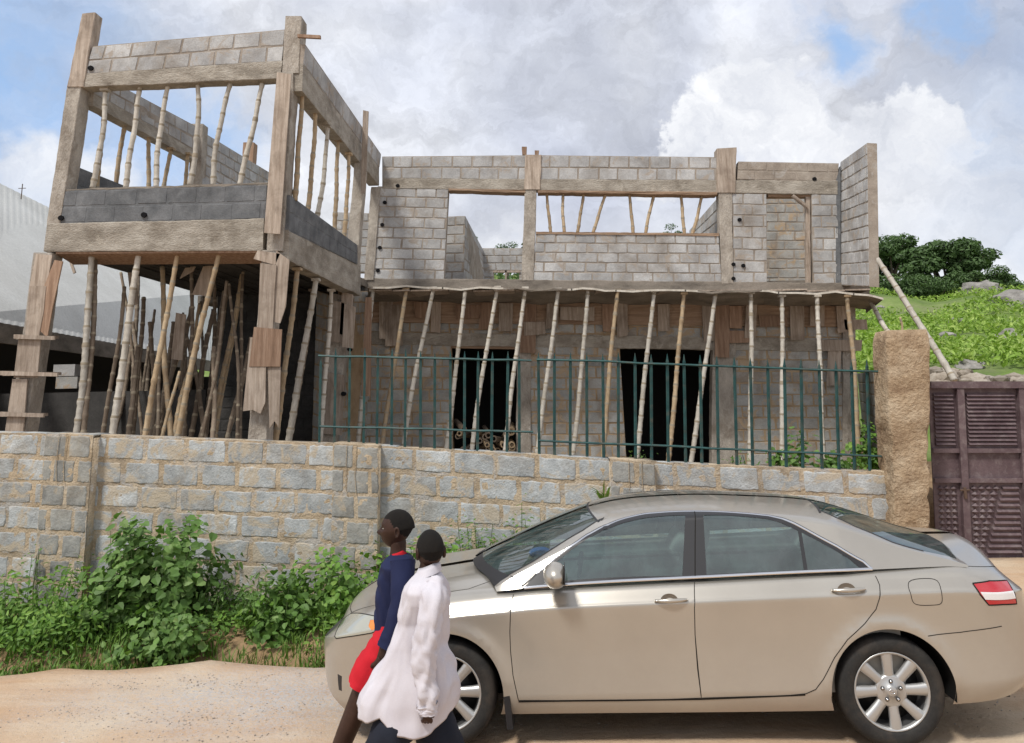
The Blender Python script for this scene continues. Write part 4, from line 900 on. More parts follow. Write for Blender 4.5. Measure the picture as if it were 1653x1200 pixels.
def ribbon(name, fn, line, wd, off, mat, parent=None, sides=(-1, 1), step=.02, tube=False):
    """thin strip lying on the body along a line given in (a,s)"""
    if len(sides) > 1:
        for q_ in sides: o = ribbon(name, fn, line, wd, off, mat, parent, (q_,), step, tube)
        return o
    pl = np.array(smooth_line(line, step)); V = []; Fc = []
    for sd_ in sides:
        p = fn(pl[:, 0], pl[:, 1], sd_); n = cnormal(fn, pl[:, 0], pl[:, 1], sd_)
        tg = np.gradient(p, axis=0); tg /= np.maximum(np.linalg.norm(tg, axis=1, keepdims=True), 1e-9); b = np.cross(n, tg)
        base = len(V); k = len(pl)
        for i in range(k): V += [p[i]-b[i]*wd/2+n[i]*(.0004 if tube else off), p[i]+n[i]*off*(1.0), p[i]+b[i]*wd/2+n[i]*(.0004 if tube else off)]
        for i in range(k-1):
            for j in range(2): q = (base+i*3+j, base+(i+1)*3+j, base+(i+1)*3+j+1, base+i*3+j+1); Fc.append(q if sd_ > 0 else q[::-1])
    return cmesh(name, V, Fc, mat, parent)
def car_paint():
    m, T, b = newmat('champagne_paint')
    v = T.node('ShaderNodeTexCoord').outputs['Object']
    d = T.ramp(T.noise(v, 1.6, 6, .6).outputs[0], [(.3, (.42, .39, .34)), (.7, (.48, .45, .395))])
    gz_ = T.node('ShaderNodeSeparateXYZ'); T.l.new(v, gz_.inputs[0])
    # dust thrown up on the lower panels
    low = T.node('ShaderNodeMapRange', ins={'Value': gz_.outputs[2], 'From Min': .85, 'From Max': .18, 'To Min': 0.0, 'To Max': .62}).outputs[0]
    low = T.math('MULTIPLY', low, T.ramp(T.noise(v, 5, 6, .65).outputs[0], [(.3, .6), (.7, 1.0)]))
    c = T.mix(low, d, (.31, .25, .19)); T.l.new(c, b.inputs['Base Color'])
    T.l.new(T.math('SUBTRACT', .62, T.math('MULTIPLY', low, .7)), b.inputs['Metallic'])
    T.l.new(T.math('ADD', .30, T.math('MULTIPLY', low, .6)), b.inputs['Roughness'])
    b.inputs['Coat Weight'].default_value = .8; T.l.new(T.math('ADD', .05, T.math('MULTIPLY', T.noise(v, 6, 5, .6).outputs[0], .10)), b.inputs['Coat Roughness'])
    fl = T.noise(v, 900, 2, .5).outputs[0]; bp = T.node('ShaderNodeBump', ins={'Strength': .04, 'Distance': .001, 'Height': fl}); T.l.new(bp.outputs[0], b.inputs['Normal'])
    return m
PAINT = car_paint()
def glass_mat(name, tint, refl=.9, rough=.02):
    m = bpy.data.materials.new(name); m.use_nodes = True; T = NT(m.node_tree); T.n.clear(); out = T.node('ShaderNodeOutputMaterial')
    tr = T.node('ShaderNodeBsdfTransparent', ins={'Color': tuple(tint)+(1,)}); gl = T.node('ShaderNodeBsdfGlossy', ins={'Color': (refl, refl, refl, 1), 'Roughness': rough})
    fr = T.node('ShaderNodeFresnel', ins={'IOR': 2.3}).outputs[0]
    v = T.node('ShaderNodeTexCoord').outputs['Object']; df = T.node('ShaderNodeBsdfDiffuse', ins={'Color': (.26, .38, .37, 1)})
    mx = T.node('ShaderNodeMixShader'); T.l.new(fr, mx.inputs[0]); T.l.new(tr.outputs[0], mx.inputs[1]); T.l.new(gl.outputs[0], mx.inputs[2])
    m2 = T.node('ShaderNodeMixShader'); T.l.new(T.ramp(T.noise(v, 7, 6, .7).outputs[0], [(.35, .05), (.72, .17)]), m2.inputs[0]); T.l.new(mx.outputs[0], m2.inputs[1]); T.l.new(df.outputs[0], m2.inputs[2])
    T.l.new(m2.outputs[0], out.inputs[0]); return m
GLASS = glass_mat('tinted_glass', (.30, .48, .47)); WGLASS = glass_mat('windscreen_glass', (.40, .55, .52))
BLK = plain('black_trim', (.018, .018, .02), .45); CHROME = plain('chrome', (.75, .75, .76), .12, 1.0); RUB = rough_mat('tyre_rubber', [(.018, .018, .018), (.035, .033, .03)], 12, .8, .2, 80, stain=(.12, .085, .06), stain_scale=5, stain_amt=.25)
ALLOY = plain('alloy', (.48, .48, .47), .42, .7, coat=.2); LENS_R = plain('red_lens', (.45, .012, .02), .12, 0, coat=1.0); LENS_W = plain('white_lens', (.75, .74, .74), .12, 0, coat=1.0); AMB = plain('amber_lens', (.75, .22, .03), .15, coat=1.0)
HEAD = plain('headlamp_lens', (.42, .42, .36), .12, .25, coat=1.0); INTER = plain('seat_fabric', (.30, .29, .26), .9); DARKI = plain('dashboard', (.05, .05, .05), .7); SEAM = plain('panel_gap', (.02, .018, .016), .8, spec=.1)

# regions of the lower body, traced in photo pixels on the near side
tb = lambda p: BS.tr(p)
fdoor = tb([(842, 945), (829, 960), (824, 990), (823, 1020), (824, 1050), (828, 1090), (837, 1131)]) + tb([(900, 1131), (1000, 1130), (1080, 1129), (1132, 1127)]) + tb([(1126, 1080), (1122, 1025), (1121, 980), (1121, 934)])
rdoor = tb([(1122, 934), (1121, 980), (1122, 1025), (1127, 1080), (1132, 1127)]) + tb([(1200, 1125), (1270, 1123), (1301, 1120), (1317, 1113), (1329, 1097), (1347, 1062), (1368, 1033), (1396, 1007), (1414, 984), (1420, 965), (1420, 945), (1413, 930), (1406, 919)])
def up(poly, lo=None):
    return poly
# close the doors along the shoulder (s just above 1 under the glass)
fd = [(p[0], min(p[1], 1.06)) for p in fdoor]; rd = [(p[0], min(p[1], 1.06)) for p in rdoor]
fd = [(fd[0][0], 1.10)] + fd[1:-1] + [(fd[-1][0], 1.10)]; rd = [(rd[0][0], 1.10)] + rd[1:-1] + [(rd[-1][0], 1.10)]
def arch(xc, r=.372, zc=.325):
    out = []
    for t in np.linspace(-30, 210, 60):
        x, z = xc + r*math.cos(R_(t)), zc + r*math.sin(R_(t)); out.append((x, (z-float(zbot(x)))/(float(belt(x))-float(zbot(x)))))
    return [(p[0], max(p[1], -.05)) for p in out]
def arch_dom(xc):
    o = arch(xc); o = [p for p in o if p[1] > -.04]; return [(o[0][0], -.04)] + o + [(o[-1][0], -.04)]
fuel = catmull(tb([(1467, 940), (1492, 934), (1513, 938), (1520, 957), (1520, 973), (1508, 977), (1479, 976), (1471, 963)]), 4, True)
tail = tb([(1570, 942), (1597, 938), (1625, 937), (1634, 952), (1641, 975), (1618, 976), (1596, 977), (1582, 960)])
head = tb([(545, 1016), (552, 1002), (566, 991), (585, 991), (606, 995), (618, 1003), (613, 1016), (600, 1022), (570, 1027), (543, 1031)])
amber = tb([(598, 1001), (607, 1001), (607, 1015), (600, 1018), (595, 1011)])
fogl = tb([(545, 1088), (552, 1092), (552, 1116), (547, 1114)])
def dom_x(x0):           # domain coordinate a of a given plan position near the ends
    return x0 if -1.8 <= x0 <= 1.9 else (-1.80-.95*2/math.pi*math.asin(min(1, (-1.80-x0)/.555)) if x0 < 0 else 1.90+.95*2/math.pi*math.asin(min(1, (x0-1.90)/.545)))
hl = max(p[0] for p in head)
hood = [(dom_x(-2.20), 1.14), (-1.9, 1.10), (-1.6, 1.09), (-1.25, 1.12), (-1.10, 1.25), (-1.16, 1.5), (-1.22, 1.75), (-1.24, 2.0), (dom_x(-2.30), 2.0), (dom_x(-2.30), 1.6), (dom_x(-2.26), 1.3)]
lid = tb([(1518, 897), (1538, 906), (1558, 914), (1582, 915), (1606, 915)]); lid = [(p[0], p[1]) for p in lid] + [(2.70, 1.05), (2.70, 2.0), (1.95, 2.0), (1.90, 1.5)]
fb = [(-1.815, -.02), (-1.815, .40), (hl, .62)] + [(hl-.1, .66), (-2.30, .72), (-2.745, .72), (-2.745, -.02)]
rbump = tb([(1498, 1027), (1550, 1021), (1617, 1011)]); rb = [(1.70, -.02), (rbump[0][0], rbump[0][1])] + rbump[1:] + [(2.845, rbump[-1][1]+.02), (2.845, -.02)]
grille = [(-2.745, .80), (-2.745, .98), (-2.5, .98), (-2.46, .86)]; intake = [(-2.745, .18), (-2.745, .50), (-2.50, .48), (-2.46, .22)]
cowl = [(-1.10, 1.25), (-1.16, 1.5), (-1.22, 1.75), (-1.24, 2.0), (-.9, 2.0), (-.9, 1.2)]
av = sorted(set([round(v, 4) for v in np.concatenate([np.arange(-2.745, -1.8, .022), np.arange(-1.8, 1.9, .045), np.arange(1.9, 2.846, .022), [2.845]])]))
sv = sorted(set([round(v, 4) for v in np.concatenate([np.arange(0, .8, .06), np.arange(.8, 1.14, .02), np.arange(1.14, 2.0, .08), [2.0]])]))
regs = [('arch', arch_dom(-1.3875)), ('arch', arch_dom(1.3875)), ('amber', amber), ('headlight', head), ('fog', fogl), ('taillight', tail), ('grille', grille), ('intake', intake), ('fuel_flap', fuel), ('front_door', fd), ('rear_door', rd), ('bonnet', hood), ('cowl', cowl), ('boot_lid', lid), ('front_bumper', fb), ('rear_bumper', rb)]
VV, out = panels(body_pt, av, sv, regs, 'body')
fdo = None
for nm, tris in out.items():
    if nm == 'arch': continue
    mt = dict(headlight=HEAD, taillight=LENS_R, amber=AMB, grille=BLK, intake=BLK, cowl=BLK, fog=BLK).get(nm, PAINT)
    if nm in ('front_door', 'rear_door', 'headlight', 'taillight', 'fuel_flap', 'amber', 'fog'):
        nn_ = {'front_door': 'door', 'rear_door': 'door', 'amber': 'indicator', 'fog': 'fog_lamp_recess'}.get(nm, nm)
        for sd_ in (-1, 1):
            if nm == 'fuel_flap' and sd_ == 1: emit('body_patch', body_pt, VV, tris, PAINT, sides=(1,)); continue
            o = emit(nn_, body_pt, VV, tris, mt, sides=(sd_,), off=.0015 if nm in ('headlight', 'taillight') else 0)
            if nm == 'front_door' and sd_ == -1: fdo = o
            if nm == 'rear_door' and sd_ == -1: rdo = o
            if nm == 'taillight':
                if sd_ == -1: tlo = o
                cl = [(0, 0)]
                mid = tb([(1582, 956), (1635, 954), (1639, 966), (1590, 968)])
                v2, o2 = panels(body_pt, np.linspace(min(p[0] for p in mid), max(p[0] for p in mid), 16), np.linspace(min(p[1] for p in mid), max(p[1] for p in mid), 8), [('w', mid)], None); emit('lens_band', body_pt, v2, o2['w'], LENS_W, o, (sd_,), .004)
    else: emit({'boot_lid': 'boot_lid', 'intake': 'air_intake'}.get(nm, nm), body_pt, VV, tris, mt)
# seams
sw = .0048
for ln in (fd[1:-1], rd[1:-1], [(p[0], p[1]) for p in rbump], tb([(1518, 897), (1538, 906), (1558, 914), (1582, 915), (1606, 915)]), hood[:5], hood[-3:]+hood[:1], [(-1.815, .04), (-1.815, .40), (hl, .60)]):
    ribbon('panel_gap', body_pt, ln, sw, .0012, SEAM)
ribbon('panel_gap', body_pt, [(p[0], p[1]) for p in tb([(1121, 940), (1121, 960), (1121, 985)])], sw, .0012, SEAM)
ribbon('panel_gap', body_pt, fuel+fuel[:1], .004, .0012, SEAM, sides=(-1,)); ribbon('lamp_gap', body_pt, tail+tail[:1], .008, .0025, SEAM); ribbon('lamp_gap', body_pt, head+head[:1], .006, .0025, SEAM)
# rocker line under the doors
ribbon('panel_gap', body_pt, tb([(837, 1133), (1000, 1131), (1132, 1129), (1300, 1122)]), .010, .0012, SEAM)
# greenhouse
tg = lambda p: GS.tr(p)
trim_px = [(842, 947), (866, 926), (895, 901), (920, 882), (946, 864), (970, 851), (994, 841), (1018, 834), (1042, 829), (1080, 826), (1120, 825), (1165, 826), (1210, 829), (1240, 832), (1264, 837), (1284, 845), (1301, 854), (1351, 881), (1394, 906), (1408, 919)]
trim = tg(trim_px); trim_poly = [(trim[0][0], -.01)] + trim[1:-1] + [(trim[-1][0], -.01)]
gl_f = tg([(911, 938), (897, 908), (922, 888), (948, 870), (972, 857), (996, 848), (1020, 841), (1044, 836), (1075, 833), (1106, 832), (1102, 934)])
gl_r = tg([(1141, 932), (1135, 832), (1170, 832), (1210, 835), (1238, 838), (1260, 844), (1288, 857), (1298, 921)])
gl_q = tg([(1304, 921), (1294, 860), (1320, 873), (1347, 888), (1370, 902), (1388, 917)])
low0 = lambda pl: [(p[0], p[1] if p[1] > .06 else .05) for p in pl]
ws_n = tg([(826, 930), (860, 907), (900, 881), (940, 857), (975, 836)]); wsp = [(ws_n[0][0]-.02, 1.05)] + [(p[0], max(p[1], 1.04)) for p in ws_n] + [(-.318, 1.2), (-.32, 2.0), (-1.04, 2.0), (-1.04, 1.05)]
bl_n = tg([(1322, 824), (1350, 836), (1380, 850), (1440, 876), (1490, 892)]); blp = [(bl_n[0][0]-.0, 2.0)] + [(bl_n[0][0], 1.3)] + [(p[0], max(p[1], 1.05)) for p in bl_n] + [(1.92, 1.1), (1.92, 2.0)]
ga = sorted(set(np.round(np.concatenate([np.arange(-1.05, 1.98, .04), [1.98]]), 4))); gs_ = sorted(set(np.round(np.concatenate([np.arange(0, .86, .07), np.arange(.88, 1.14, .03), np.arange(1.14, 2.0, .1), [2.0]]), 4)))
GV, go = panels(gh_pt, ga, gs_, [('glass_f', low0(gl_f)), ('glass_r', low0(gl_r)), ('glass_q', low0(gl_q)), ('window_frame', trim_poly), ('cowl_panel', [(-1.06, 1.03), (-.952, 1.03), (-.95, 2.0), (-1.06, 2.0)]), ('windscreen', wsp), ('rear_window', blp)], 'roof')
print({k: len(v) for k, v in go.items()})
for sd_ in (-1, 1):
    for k in ('glass_f', 'glass_r', 'glass_q'): emit('side_window', gh_pt, GV, go[k], GLASS, sides=(sd_,), off=-.002)
    emit('window_frame', gh_pt, GV, go['window_frame'], BLK, sides=(sd_,), off=.0)
emit('cowl_panel', gh_pt, GV, go['cowl_panel'], BLK); emit('windscreen', gh_pt, GV, go['windscreen'], WGLASS); emit('rear_window', gh_pt, GV, go['rear_window'], GLASS); emit('roof', gh_pt, GV, go['roof'], PAINT)
ch = [(p[0], p[1]-.012 if p[1] > .1 else p[1]) for p in trim]
ribbon('chrome_strip', gh_pt, ch[1:], .016, .006, CHROME, tube=True); ribbon('window_seal', gh_pt, trim, .010, .003, BLK)
bp_ = tg([(846, 945), (900, 943), (1000, 939), (1121, 934), (1200, 930), (1300, 924), (1408, 919)]); bl2 = [(p[0], .018) for p in bp_]
ribbon('chrome_strip', gh_pt, bl2, .018, .008, CHROME, tube=True); ribbon('panel_gap', gh_pt, tg([(1121, 826), (1122, 880), (1122, 932)]), .006, .002, SEAM)
ribbon('window_seal', gh_pt, [(-.98, 1.05)] + [(p[0], max(p[1], 1.04)) for p in ws_n][1:] + [(-.318, 1.2), (-.318, 2.0)], .014, .002, BLK); ribbon('window_seal', gh_pt, [(bl_n[0][0], 2.0), (bl_n[0][0], 1.3)] + [(p[0], max(p[1], 1.05)) for p in bl_n], .016, .002, BLK)
ribbon('panel_gap', gh_pt, tg([(824, 930), (832, 936), (843, 945)]), .005, .002, SEAM)
# door handles
def handle(px, parent, y=-.915):
    (a, s), = tb([px]); p = body_pt(np.array([a]), np.array([s]))[0]; M = MB()
    V = []; 
    for i in range(13):
        t = i/12; x = -.105 + .21*t; hh = .014*math.sin(math.pi*min(1, max(0, t*.9+.06)))**.45; yy = -.038*math.sin(math.pi*min(1, max(0, t*.94+.03)))**.6
        for j in range(8): th = 2*math.pi*j/8; V.append((p[0]+x, p[1]+yy-.0+.012*math.cos(th), p[2]+.004+x*.03+hh*math.sin(th)))
    Fc = [(i*8+j, i*8+(j+1) % 8, (i+1)*8+(j+1) % 8, (i+1)*8+j) for i in range(12) for j in range(8)] + [tuple(range(8)), tuple(96+j for j in range(8))[::-1]]
    h_ = cmesh('handle', V, Fc, PAINT, parent)
    n = 24; V = [(p[0]-.005, p[1]+.012, p[2])]; Fc = []
    for j in range(n): th = 2*math.pi*j/n; V.append((p[0]-.01+.055*math.cos(th), p[1]-.003-.0*abs(math.sin(th)), p[2]+.040*math.sin(th)))
    for j in range(n): Fc.append((0, 1+(j+1) % n, 1+j))
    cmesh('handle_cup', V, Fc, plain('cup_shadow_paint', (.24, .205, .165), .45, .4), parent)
handle((1083, 969), fdo); handle((1369, 952), rdo)
# mirrors
def lathe_blob(c, r, seg=20, fn=None):
    V = []; 
    for i in range(seg+1):
        ph = math.pi*i/seg
        for j in range(seg): th = 2*math.pi*j/seg; d = Vector((math.sin(ph)*math.cos(th), math.sin(ph)*math.sin(th), math.cos(ph))); q = Vector((d.x*r[0], d.y*r[1], d.z*r[2])); q = fn(q) if fn else q; V.append(Vector(c)+q)
    return V, [(i*seg+j, (i+1)*seg+j, (i+1)*seg+(j+1) % seg, i*seg+(j+1) % seg) for i in range(seg) for j in range(seg)]
for sd_ in (-1, 1):
    c = (-.655, .965*sd_, 1.052)
    V, Fc = lathe_blob(c, (.078, .115, .082), 20, lambda q: Vector((min(q.x, .052+q.x*.08), q.y, q.z*(1-.15*abs(q.y)/.115)))); cap = cmesh('mirror', V, Fc, PAINT)
    M = MB(); M.tube([(-.66, .80*sd_, 1.0), (-.655, .90*sd_, 1.01)], [.035, .028], 8); cmesh('mirror_arm', M.V, M.F, BLK, cap)
    M = MB(); M.slab([(-.598, (.965-.10)*sd_, .992), (-.598, (.965+.10)*sd_, .992), (-.598, (.965+.09)*sd_, 1.115), (-.598, (.965-.09)*sd_, 1.115)], (.004, 0, 0)); cmesh('mirror_glass', M.V, M.F, BLK, cap, smooth=False)
    tri = [(-.83, .828*sd_, .965), (-.60, .825*sd_, .972), (-.62, .77*sd_, 1.09)]
# wheels
def wheel(xc, sd_):
    yo = .865*sd_; w = thing('wheel', (xc, yo, .325), None, None); w.parent = car
    def lat(prof, n=48):       # prof (r, y) with y outward
        V = [(r*math.cos(2*math.pi*j/n), y*sd_, r*math.sin(2*math.pi*j/n)) for r, y in prof for j in range(n)]
        Fc = [(i*n+j, i*n+(j+1) % n, (i+1)*n+(j+1) % n, (i+1)*n+j) for i in range(len(prof)-1) for j in range(n)]
        return V, [f if sd_ > 0 else f[::-1] for f in Fc]
    V, Fc = lat([(.222, -.03), (.226, -.002), (.232, .006), (.245, .012), (.27, .016), (.292, .012), (.308, .002), (.316, -.008), (.3225, -.03), (.325, -.1), (.3225, -.17), (.308, -.20), (.25, -.21), (.222, -.18)]); cmesh('tyre', V, Fc, RUB, w)
    V, Fc = lat([(.209, -.022), (.213, -.004), (.221, .005), (.227, .004), (.228, .0), (.226, -.01)]); rim = cmesh('rim', V, Fc, ALLOY, w); V, Fc = lat([(.10, -.13), (.200, -.12), (.207, -.05), (.210, -.021)]); cmesh('rim_barrel', V, Fc, DARKI, rim)
    V, Fc = lat([(.0, -.07), (.15, -.07), (.15, -.075), (.205, -.11)]); cmesh('brake_disc', V, Fc, plain('brake_dark', (.03, .03, .03), .5, .3), w)
    M = MB()
    for k in range(8):
        th = R_(92 + 45*k); c, s_ = math.cos(th), math.sin(th); sec = [(.045, .034, -.010), (.08, .030, -.008), (.12, .029, -.004), (.17, .032, .000), (.216, .037, .000)]; V = []
        for r, hw, y in sec:
            for u, dy in ((-1, -.030), (-.92, -.004), (-.3, 0), (.3, 0), (.92, -.004), (1, -.030)): V.append((r*c - u*hw*s_, (y+dy)*sd_, r*s_ + u*hw*c))
        Fc = [(i*6+j, i*6+j+1, (i+1)*6+j+1, (i+1)*6+j) for i in range(4) for j in range(5)]
        M.add(V, [f if sd_ < 0 else f[::-1] for f in Fc])
    n = 32; prof = [(.096, -.03), (.094, -.011), (.082, -.006), (.034, -.008), (.032, -.002), (.024, .002), (.0, .003)]
    V, Fc = lat(prof, n); M.add(V, Fc); cmesh('spokes', M.V, M.F, ALLOY, rim)
    for k in range(5):
        th = R_(90+72*k); cx_, cz = .057*math.cos(th), .057*math.sin(th); M = MB(); M.tube([(cx_, -.012*sd_, cz), (cx_, -.003*sd_, cz)], .0125, 10); M.tube([(cx_, -.008*sd_, cz), (cx_, .004*sd_, cz)], .008, 6, 1); cmesh('wheel_nut', M.V, M.F, [DARKI, CHROME], rim, midx=M.M)
    M = MB(); rr = lambda rx, rz, cz: [(rx*math.cos(t), .0045*sd_, cz+rz*math.sin(t)) for t in np.linspace(0, 2*math.pi, 25)]
    M.tube(rr(.018, .013, 0), .0016, 5, cap=False); M.tube(rr(.0065, .0125, 0), .0014, 5, cap=False); M.tube(rr(.0125, .005, .006), .0014, 5, cap=False); cmesh('emblem', M.V, M.F, CHROME, rim)
    return w
for xc in (-1.3875, 1.3875):
    for sd_ in (-1, 1): wheel(xc, sd_)
# wheel wells, floor, mud flaps
WELL = plain('wheel_well_black', (.012, .012, .012), .9, spec=.1)
for xc in (-1.3875, 1.3875):
    for sd_ in (-1, 1):
        M = MB(); n = 30; V = []
        for yy in (.888, .45):
            for t in np.linspace(-9, 189, n): V.append((xc+.374*math.cos(R_(t)), yy*sd_, .325+.374*math.sin(R_(t))))
        Fc = [(i, i+1, n+i+1, n+i) for i in range(n-1)] + [tuple(range(n, 2*n))]
        M.add(V, Fc); cmesh('wheel_well', M.V, M.F, WELL, smooth=True)
M = MB(); M.box(-2.1, 2.2, -.62, .62, .205, .24); cmesh('floor_pan', M.V, M.F, BLK, smooth=False)
M = MB()
for sd_ in (-1, 1): M.slab([(-1.02, .70*sd_, .36), (-1.02, .895*sd_, .36), (-1.0, .895*sd_, .125), (-1.0, .71*sd_, .125)], (.04, 0, 0)); 
M.slab([(.985, .83, .3), (.985, .9, .3), (.985, .9, .2), (.985, .8, .2)], (.01, 0, 0))
cmesh('mud_flap', M.V[:8], M.F[:6], BLK, smooth=False); cmesh('mud_flap', M.V[8:16], M.F[:6], BLK, smooth=False)
# interior
def seat(x, y, w=.25, rear=False):
    M = MB(); st = thing('seat', (0, 0, 0), None, None); st.parent = car
    def cush(c, r, tilt=0):
        V, Fc = lathe_blob((0, 0, 0), (1, 1, 1), 14, lambda q: Vector([math.copysign(abs(v)**.55, v) for v in q])); m = Matrix.Rotation(tilt, 3, 'Y')
        return [Vector(c) + m@Vector((v.x*r[0], v.y*r[1], v.z*r[2])) for v in V], Fc
    V, Fc = cush((x, y, .52), (.27, w, .09)); cmesh('cushion', V, Fc, INTER, st)
    V, Fc = cush((x+.34, y, .82), (.08, w, .30), R_(18)); cmesh('backrest', V, Fc, INTER, st)
    for yy in ([y] if not rear else [y-.38, y+.38]): V, Fc = cush((x+.46, yy, 1.17), (.05, .13, .085), R_(15)); cmesh('headrest', V, Fc, INTER, st)
seat(-.1, -.38); seat(-.1, .38); seat(.85, 0, .66, True)
M = MB(); M.box(-.98, -.62, -.74, .74, .70, .93); cmesh('dashboard', M.V, M.F, DARKI, smooth=False)
M = MB(); M.tube([Vector((-.52 + .08*math.sin(t)*.5, -.38+.18*math.cos(t), .90+.17*math.sin(t))) for t in np.linspace(0, 2*math.pi, 25)], .014, 6, cap=False); cmesh('steering_wheel', M.V, M.F, DARKI)
for nm_, b_ in (('door_lining', (-.55, 1.5, -.8, -.77, .3, .93)), ('door_lining', (-.55, 1.5, .77, .8, .3, .93)), ('parcel_shelf', (1.3, 1.9, -.7, .7, .95, 1.0))): M = MB(); M.box(*b_); cmesh(nm_, M.V, M.F, INTER, smooth=False)
V, Fc = lathe_blob((-.80, .12, .985), (.09, .12, .04), 10); o = mesh('cloth_bundle', [cworld(np.array(v)) for v in V], Fc, plain('blue_cloth', (.02, .12, .45), .8), smooth=True, origin=tuple(cworld(np.array([-.8, .12, .945])))); tag(o, 'small blue bundle lying on the dashboard behind the windscreen', 'bundle')
for q in ((-.45, .05), (.1, .55)): M = MB(); M.tube([(-1.19+abs(q[0])*.1, q[0], 1.0), (-1.16, (q[0]+q[1])/2, 1.015), (-1.12+.05, q[1], 1.03)], .008, 5); cmesh('wiper', M.V, M.F, BLK)
# ------------------------------------------------------------------ the two boys walking past
SKIN = rough_mat('dark_skin', [(.030, .014, .009), (.044, .021, .014), (.056, .028, .019)], 9, .5, .12, 120, spec=.28)
HAIR = rough_mat('short_black_hair', [(.006, .005, .0045), (.011, .009, .007)], 30, .95, .5, 260, bdist=.002)
def cloth_mat(name, cols, rough=.85): return rough_mat(name, cols, 4, rough, .12, 700, bdist=.001)
NAVY = cloth_mat('navy_cloth', [(.008, .012, .045), (.014, .020, .065)]); RED = cloth_mat('red_cloth', [(.42, .008, .018), (.56, .014, .026)]); WHITE = cloth_mat('white_cloth', [(.52, .49, .53), (.62, .595, .63)]); DKTR = cloth_mat('dark_trouser_cloth', [(.008, .011, .02), (.016, .019, .03)])
EYEW = plain('eye', (.30, .27, .24), .3); SHOE = plain('shoe', (.03, .03, .03), .6)
def skin_mesh(joints, edges, sub=2):
    """joints: name -> (x, y, z, r or (rx, ry)); grows one continuous surface and returns (verts, faces)"""
    names = list(joints); me = bpy.data.meshes.new('sk'); me.from_pydata([joints[n][:3] for n in names], [(names.index(a), names.index(b)) for a, b in edges], [])
    o = bpy.data.objects.new('sk', me); COL.objects.link(o)
    m = o.modifiers.new('s', 'SKIN'); m.use_smooth_shade = True
    if not me.skin_vertices: me.attributes.new('x', 'FLOAT', 'POINT')
    for i, n in enumerate(names):
        r = joints[n][3]; r = r if isinstance(r, tuple) else (r, r)
        me.skin_vertices[0].data[i].radius = r; me.skin_vertices[0].data[i].use_root = (i == 0)
    s = o.modifiers.new('u', 'SUBSURF'); s.levels = sub; s.render_levels = sub
    dg = bpy.context.evaluated_depsgraph_get(); dg.update(); ev = o.evaluated_get(dg); m2 = ev.to_mesh()
    V = [tuple(v.co) for v in m2.vertices]; Fc = [tuple(p.vertices) for p in m2.polygons]; ev.to_mesh_clear()
    bpy.data.objects.remove(o); bpy.data.meshes.remove(me)
    return V, Fc
def head_mesh(c, face, up_=Vector((0, 0, 1)), hh=.2):
    """head centred at c (mid height), looking along `face`; returns verts, faces, material index (0 skin, 1 hair)"""
    f = Vector(face).normalized(); l = up_.cross(f).normalized(); u = f.cross(l).normalized(); s = hh/.2
    nu, nv = 56, 48; V = []; L = []
    g = lambda x, a, w: math.exp(-((x-a)/w)**2)
    for i in range(nv+1):
        ph = math.pi*i/nv
        for j in range(nu):
            th = 2*math.pi*j/nu; d = Vector((math.sin(ph)*math.cos(th), math.sin(ph)*math.sin(th), math.cos(ph)))   # x front, y left, z up
            x, y, z = d.x*.090, d.y*.070, d.z*.100
            if z < 0:                                   # narrow towards the chin, flat nape
                k = min(1, -z/.1); y *= 1-.32*k; x = x*(1-.12*k) + .018*k if d.x > 0 else x*(1-.55*k)+.0*k
            else: x -= .006; x *= 1.02
            if d.x > 0:
                fr = d.x**2; ay = abs(y)
                x += .020*g(z, -.022, .013)*g(y, 0, .013)*fr + .010*g(z, -.006, .018)*g(y, 0, .008)*fr   # nose
                x += (.009*g(z, -.052, .007) + .010*g(z, -.065, .008))*g(y, 0, .022)*fr                     # lips
                x -= .004*g(z, -.0585, .003)*g(y, 0, .02)*fr
                x += .008*g(z, -.090, .012)*g(y, 0, .02)*fr                                                  # chin
                x -= .011*g(z, .006, .012)*g(ay, .030, .014)*fr; x += .005*g(z, .028, .010)*g(ay, .026, .022)*fr
                x += .004*g(z, -.025, .02)*g(ay, .042, .015)*fr
            V.append(Vector(c) + (f*x + l*y + u*z)*s); L.append((x, y, z))
    Fc = []; mi = []
    for i in range(nv):
        for j in range(nu):
            q = (i*nu+j, (i+1)*nu+j, (i+1)*nu+(j+1) % nu, i*nu+(j+1) % nu); Fc.append(q)
            x, y, z = [sum(L[k][t] for k in q)/4 for t in range(3)]
            line = .055 if x > .03 else (.055 - (.03-x)*1.25 if x > -.03 else -.02 - (-.03-x)*.75)
            mi.append(1 if z > max(line, -.055) else 0)
    for (sgn) in (-1, 1):                               # ears
        b = len(V); n1 = 14
        for r_, dy in ((1.0, 0), (1.0, .010), (.72, .013), (.5, .006)):
            for j in range(n1):
                t = 2*math.pi*j/n1; ex = -.012 + .016*r_*math.cos(t)*(1 if math.sin(t) > 0 else .75); ez = -.012 + .030*r_*math.sin(t)
                V.append(Vector(c) + (f*(ex - dy*.5) + l*sgn*(.064 + dy) + u*ez)*s)
        for k in range(3):
            for j in range(n1): q = (b+k*n1+j, b+k*n1+(j+1) % n1, b+(k+1)*n1+(j+1) % n1, b+(k+1)*n1+j); Fc.append(q if sgn > 0 else q[::-1]); mi.append(0)
        Fc.append(tuple(b+3*n1+j for j in range(n1))); mi.append(0)
    eyes = [Vector(c) + (f*.0655 + l*.028*sg + u*.004)*s for sg in (-1, 1)]
    return V, Fc, mi, eyes, (f, l, u)
def P3(px, py, Y): p = at(px, py, Y); return (p.x, p.y, p.z)
